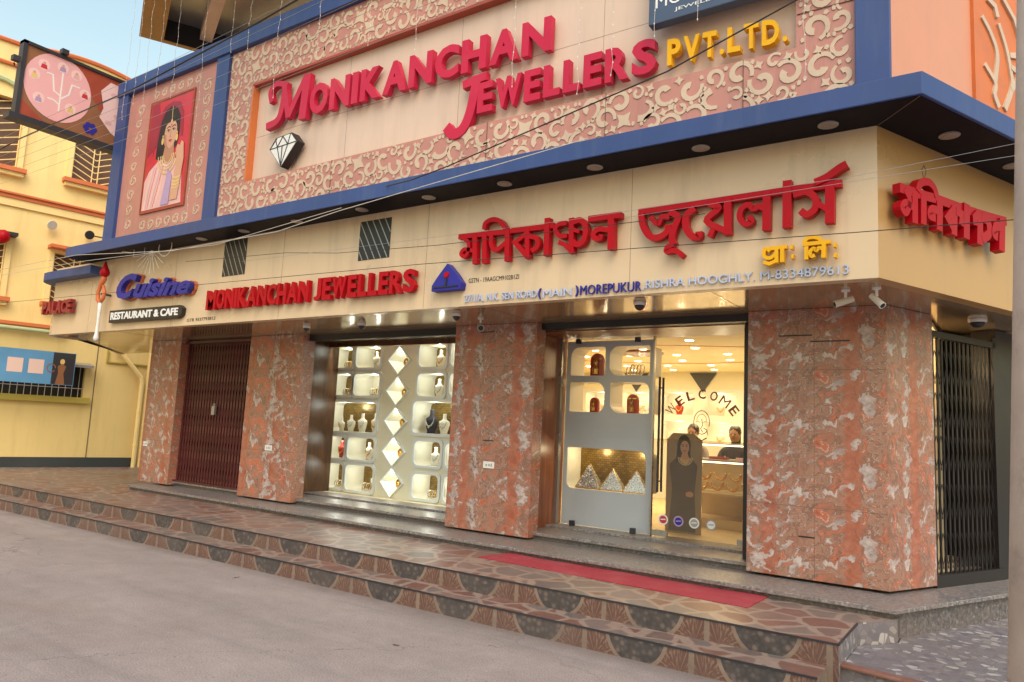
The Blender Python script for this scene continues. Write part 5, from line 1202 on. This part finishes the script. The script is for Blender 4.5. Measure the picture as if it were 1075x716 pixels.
for y, z in ((-2.15,7.26),(-2.80,6.85)):
    q = MB(); q.box((-.02,y-.05,z-.03),(.08,y+.05,z+.05)); q.tube([(-.02,y,z-.04),(-.04,y+.02,z-.08)], .012, k=5); q.build('floodlight', M['dark'], bl)
q = MB(); q.tube([(-.05,-1.06,6.9),(-.05,-.9,6.9)], .03, k=6); q.tube([(-.05,-1.06,6.2),(-.05,-.9,6.2)], .03, k=6); q.build('bracket', M['dark'], bl)

# ------------------------------------------------------------------ concrete pole at the right edge
q = MB(); q.tube([(0.977,-3.096,0),(1.267,-3.096,7.5)], [.155,.145], k=28)
po = q.build('utility_pole', M['concrete'], None, smooth=True); tag(po, 'pale weathered concrete pole at the right edge of the photo', 'pole')

# ------------------------------------------------------------------ cables
def cable(label, pts, r, m, sag=0):
    q = MB(); P = [Vector(p) for p in pts]; out = []
    for a, b in zip(P[:-1], P[1:]):
        for i in range(8): t = i/8; out.append(a.lerp(b, t)-Z*sag*4*t*(1-t))
    out.append(P[-1]); q.tube(out, r, k=5); o = q.build('overhead_cable', m); tag(o, label, 'cable', 'cables strung along the shop front')
cable('thick black cable rising from the yellow house over the billboard to the upper sign', [(-17,-2.3,5.6),(-12.34,-2.3,5.93),(-8.93,-2.3,5.97),(-6.21,-2.3,6.16),(-3,-2.3,6.5),(4,-2.3,7.2)], .011, M['cable'])
cable('thick black cable crossing the lower scroll band up past the yellow letters', [(-4.6,-1.63,4.16),(-3.9,-2.0,4.0),(-3.19,-2.3,3.92),(-1.13,-2.3,4.3),(-.22,-2.3,4.58),(2.5,-2.3,5.4)], .006, M['cable'])
cable('pale cable sagging under the canopy left half', [(-16,-2,3.95),(-13.22,-2,3.89),(-10.57,-2,3.89),(-8.02,-2,3.70),(-5.91,-2,3.71),(-4.91,-2,3.82),(-2,-1.9,4.1)], .004, M['cable_w'])
cable('second pale cable just below the sagging one', [(-16,-2,3.80),(-10.6,-1.95,3.80),(-7.2,-1.9,3.72),(-4.87,-2,3.85)], .0035, M['cable_w'])
cable('thin dark cable running low across the red Bengali letters', [(-16,-2.2,3.3),(-3.54,-2.2,3.08),(-1.37,-2.2,3.01),(.13,-2.2,2.96),(.95,-2.2,2.94),(5,-2.2,2.85)], .003, M['cable'])
cable('pale cable along the top of the red Bengali letters', [(-6.5,-2,3.42),(-4.87,-2,3.40),(-2.07,-2,3.37),(.1,-2,3.40),(.97,-2,3.46),(6,-2,3.9)], .0016, M['grey'])
cable('thin pale cable just under the one along the Bengali letters', [(-1.6,-1.9,3.36),(.09,-1.9,3.40),(.97,-1.9,3.42),(6,-1.9,3.6)], .0016, M['grey'])
cable('short thin dark cable looping below the right vent', [(-8,-1.8,3.6),(-5.98,-1.8,3.52),(-5.09,-1.8,3.43),(-3.67,-1.8,3.37),(-1,-1.8,3.34)], .003, M['cable'])
for i in range(6):
    cable('one of the thin parallel grey wires in front of the upper storey', [(-16,-2.4,5.15+.16*i),(-8,-2.4,5.2+.17*i),(-2,-2.4,5.35+.19*i),(4,-2.4,5.6+.2*i)], .0022, M['grey'])
# hanging light strings
STR = [(-10.75,7.6,6.25),(-10.45,7.6,6.45),(-10.15,7.8,6.1),(-9.8,7.8,6.5),(-9.35,7.8,6.3),(-8.62,7.8,4.3),(-7.95,7.4,6.65),(-7.55,7.3,6.35),(-6.9,7.3,5.75),(-6.1,7.3,6.15),(-5.2,7.2,6.0),(-4.45,7.2,5.75),(-3.1,7.1,5.0),(-2.35,7.1,4.75),(-2.0,7.1,4.85),(-1.6,7.1,5.1),(-1.2,7.1,5.15),(-.34,7.1,4.4)]
for i, (x, zt, zb) in enumerate(STR):
    zt = 9.6
    t = thing('light_string', 'thin unlit light string hanging over the upper front, number %d from the left' % (i+1), 'light string', (x,-1.5,zb), 0, 'light strings over the upper storey')
    rr = random.Random(i); n = max(4, int((zt-zb)/.12)); pts = [(rr.uniform(-.012,.012), rr.uniform(-.01,.01), (zt-zb)*k/n) for k in range(n+1)]
    q = MB(); q.tube(pts, .0022, k=4); q.build('wire', M['cable_w'], t)
    q = MB()
    for p in pts: q.lathe([(.002,-.010),(.006,0),(.002,.010)], p, k=5)
    q.build('bulbs', M['white'], t)

# a few dry leaves on the road
M['leaf'] = paint('dry_leaf', (.16, .06, .03), .8, .2)
for i, (x, y, w) in enumerate(((-2.9,-2.9,'nearest the middle of the step'),(-5.6,-2.35,'close to the lower step at the left'),(-1.9,-3.1,'farther right on the road'))):
    q = MB(); q.add([(-.03,0,.004),(0,-.014,.012),(.035,0,.005),(0,.014,.003),(.05,.002,.012)], [(0,1,2,3),(2,4,3)]); o = q.build('dry_leaf', M['leaf'], None, loc=(x,y,0)); o.rotation_euler.z = i*1.3
    tag(o, 'tiny dry brown leaf on the concrete road '+w, 'leaf', 'leaves on the road')

# ------------------------------------------------------------------ people behind the counter
def person(x, y, rz, label, shirt, hair_long=False):
    t = thing('person', label, 'person', (x,y,.497), rz)
    # joints (seated, facing -y): pelvis, spine, neck, head base
    J = {'pel': (0,0,.50), 'waist': (0,.01,.68), 'chest': (0,.0,.88), 'sh': (0,.0,.98), 'neck': (0,-.01,1.06), 'jaw': (0,-.02,1.12),
         'ls': (-.18,0,.96), 'le': (-.23,-.10,.72), 'lw': (-.13,-.32,.66), 'lh': (-.09,-.39,.66), 'rs': (.18,0,.96), 're': (.23,-.10,.72), 'rw': (.13,-.32,.66), 'rh': (.09,-.39,.66),
         'lhip': (-.10,-.02,.49), 'lk': (-.13,-.40,.47), 'la': (-.13,-.38,.08), 'lt': (-.13,-.52,.03), 'rhip': (.10,-.02,.49), 'rk': (.13,-.40,.47), 'ra': (.13,-.38,.08), 'rt': (.13,-.52,.03)}
    Rd = {'pel': (.15,.11), 'waist': (.14,.10), 'chest': (.16,.11), 'sh': (.13,.09), 'neck': (.055,.055), 'jaw': (.06,.06), 'ls': (.06,.06), 'le': (.045,.045), 'lw': (.03,.03), 'lh': (.035,.02), 'rs': (.06,.06), 're': (.045,.045), 'rw': (.03,.03), 'rh': (.035,.02),
          'lhip': (.09,.09), 'lk': (.065,.065), 'la': (.045,.045), 'lt': (.04,.03), 'rhip': (.09,.09), 'rk': (.065,.065), 'ra': (.045,.045), 'rt': (.04,.03)}
    E = [('pel','waist'),('waist','chest'),('chest','sh'),('sh','neck'),('neck','jaw'),('sh','ls'),('ls','le'),('le','lw'),('lw','lh'),('sh','rs'),('rs','re'),('re','rw'),('rw','rh'),('pel','lhip'),('lhip','lk'),('lk','la'),('la','lt'),('pel','rhip'),('rhip','rk'),('rk','ra'),('ra','rt')]
    ks = list(J); me = bpy.data.meshes.new('body'); me.from_pydata([J[k] for k in ks], [(ks.index(a), ks.index(b)) for a, b in E], [])
    o = bpy.data.objects.new('body', me); scene.collection.objects.link(o); o.parent = t
    o.modifiers.new('skin', 'SKIN')
    for i, k in enumerate(ks): me.skin_vertices[0].data[i].radius = Rd[k]
    me.skin_vertices[0].data[0].use_root = True
    s = o.modifiers.new('sub', 'SUBSURF'); s.levels = 1; s.render_levels = 2; me.materials.append(shirt)
    # head with nose, ears
    q = MB(); prof = [(.02,0),(.055,.02),(.07,.06),(.078,.11),(.077,.15),(.065,.19),(.04,.22),(.01,.232)]
    q.lathe(prof, (0,-.03,1.09), k=18, sx=.95, sy=1.12); q.tube([(0,-.115,1.205),(0,-.135,1.175),(0,-.115,1.165)], [.008,.014,.008], k=6)
    for s_ in (-1,1): q.lathe([(.008,0),(.022,.008),(.008,.014)], (s_*.072,-.02,1.19), ax=Vector((s_,0,0)), k=8)
    q.build('head', M['skin'], t, smooth=True)
    q = MB()
    for s_ in (-1,1): q.lathe([(.011,0),(.004,.006)], (s_*.028,-.112,1.21), ax=FN, k=8)
    q.box((-.022,-.118,1.142),(.022,-.108,1.147)); q.build('eyes_and_mouth', M['hair'], t)
    q = MB(); q.lathe([(.078,0),(.088,.04),(.086,.08),(.07,.12),(.04,.145),(.01,.152)], (0,-.012,1.19), k=18, sx=.98, sy=1.1); 
    if hair_long: q.tube([(0,.06,1.22),(0,.08,1.1),(0,.09,.95)], [.06,.055,.03], k=10)
    q.build('hair', M['hair'], t, smooth=True)
    for s_ in (-1,1):       # hands resting on the table edge
        for f in range(4):
            q = MB(); b = Vector((s_*.09+(f-1.5)*.014, -.40, .665)); q.tube([b, b+Vector((0,-.035,.002)), b+Vector((0,-.06-.006*(f in (1,2)),-.01))], [.008,.0075,.006], k=6); q.build('finger', M['skin'], t)
        q = MB(); b = Vector((s_*(.09-.03), -.38, .665)); q.tube([b, b+Vector((-s_*.02,-.025,0)), b+Vector((-s_*.022,-.045,-.004))], [.009,.008,.006], k=6); q.build('thumb', M['skin'], t)
    st = thing('stool', ('round stool under the person at the left of the counter' if not hair_long else 'round stool under the person at the right of the counter'), 'stool', (x,y+.02,.497))
    q = MB(); q.lathe([(.17,.36),(.18,.38),(.17,.41)], (0,0,0), k=20); q.build('seat', M['redbox'], st)
    for k in range(4):
        a = pi/4+k*pi/2; q = MB(); q.tube([(.12*cos(a),.12*sin(a),.36),(.17*cos(a),.17*sin(a),0)], .012, k=6); q.build('leg', M['steel'], st)
M['shirt'] = paint('grey_shirt_cloth', (.25, .22, .22), .85, .1)
person(-2.95, 3.35, 0, 'dark haired person in grey shirt seated behind the counter', M['shirt'])
person(-2.32, 3.30, 0, 'person in dark clothes seated at the right behind the counter', M['cloth'], True)
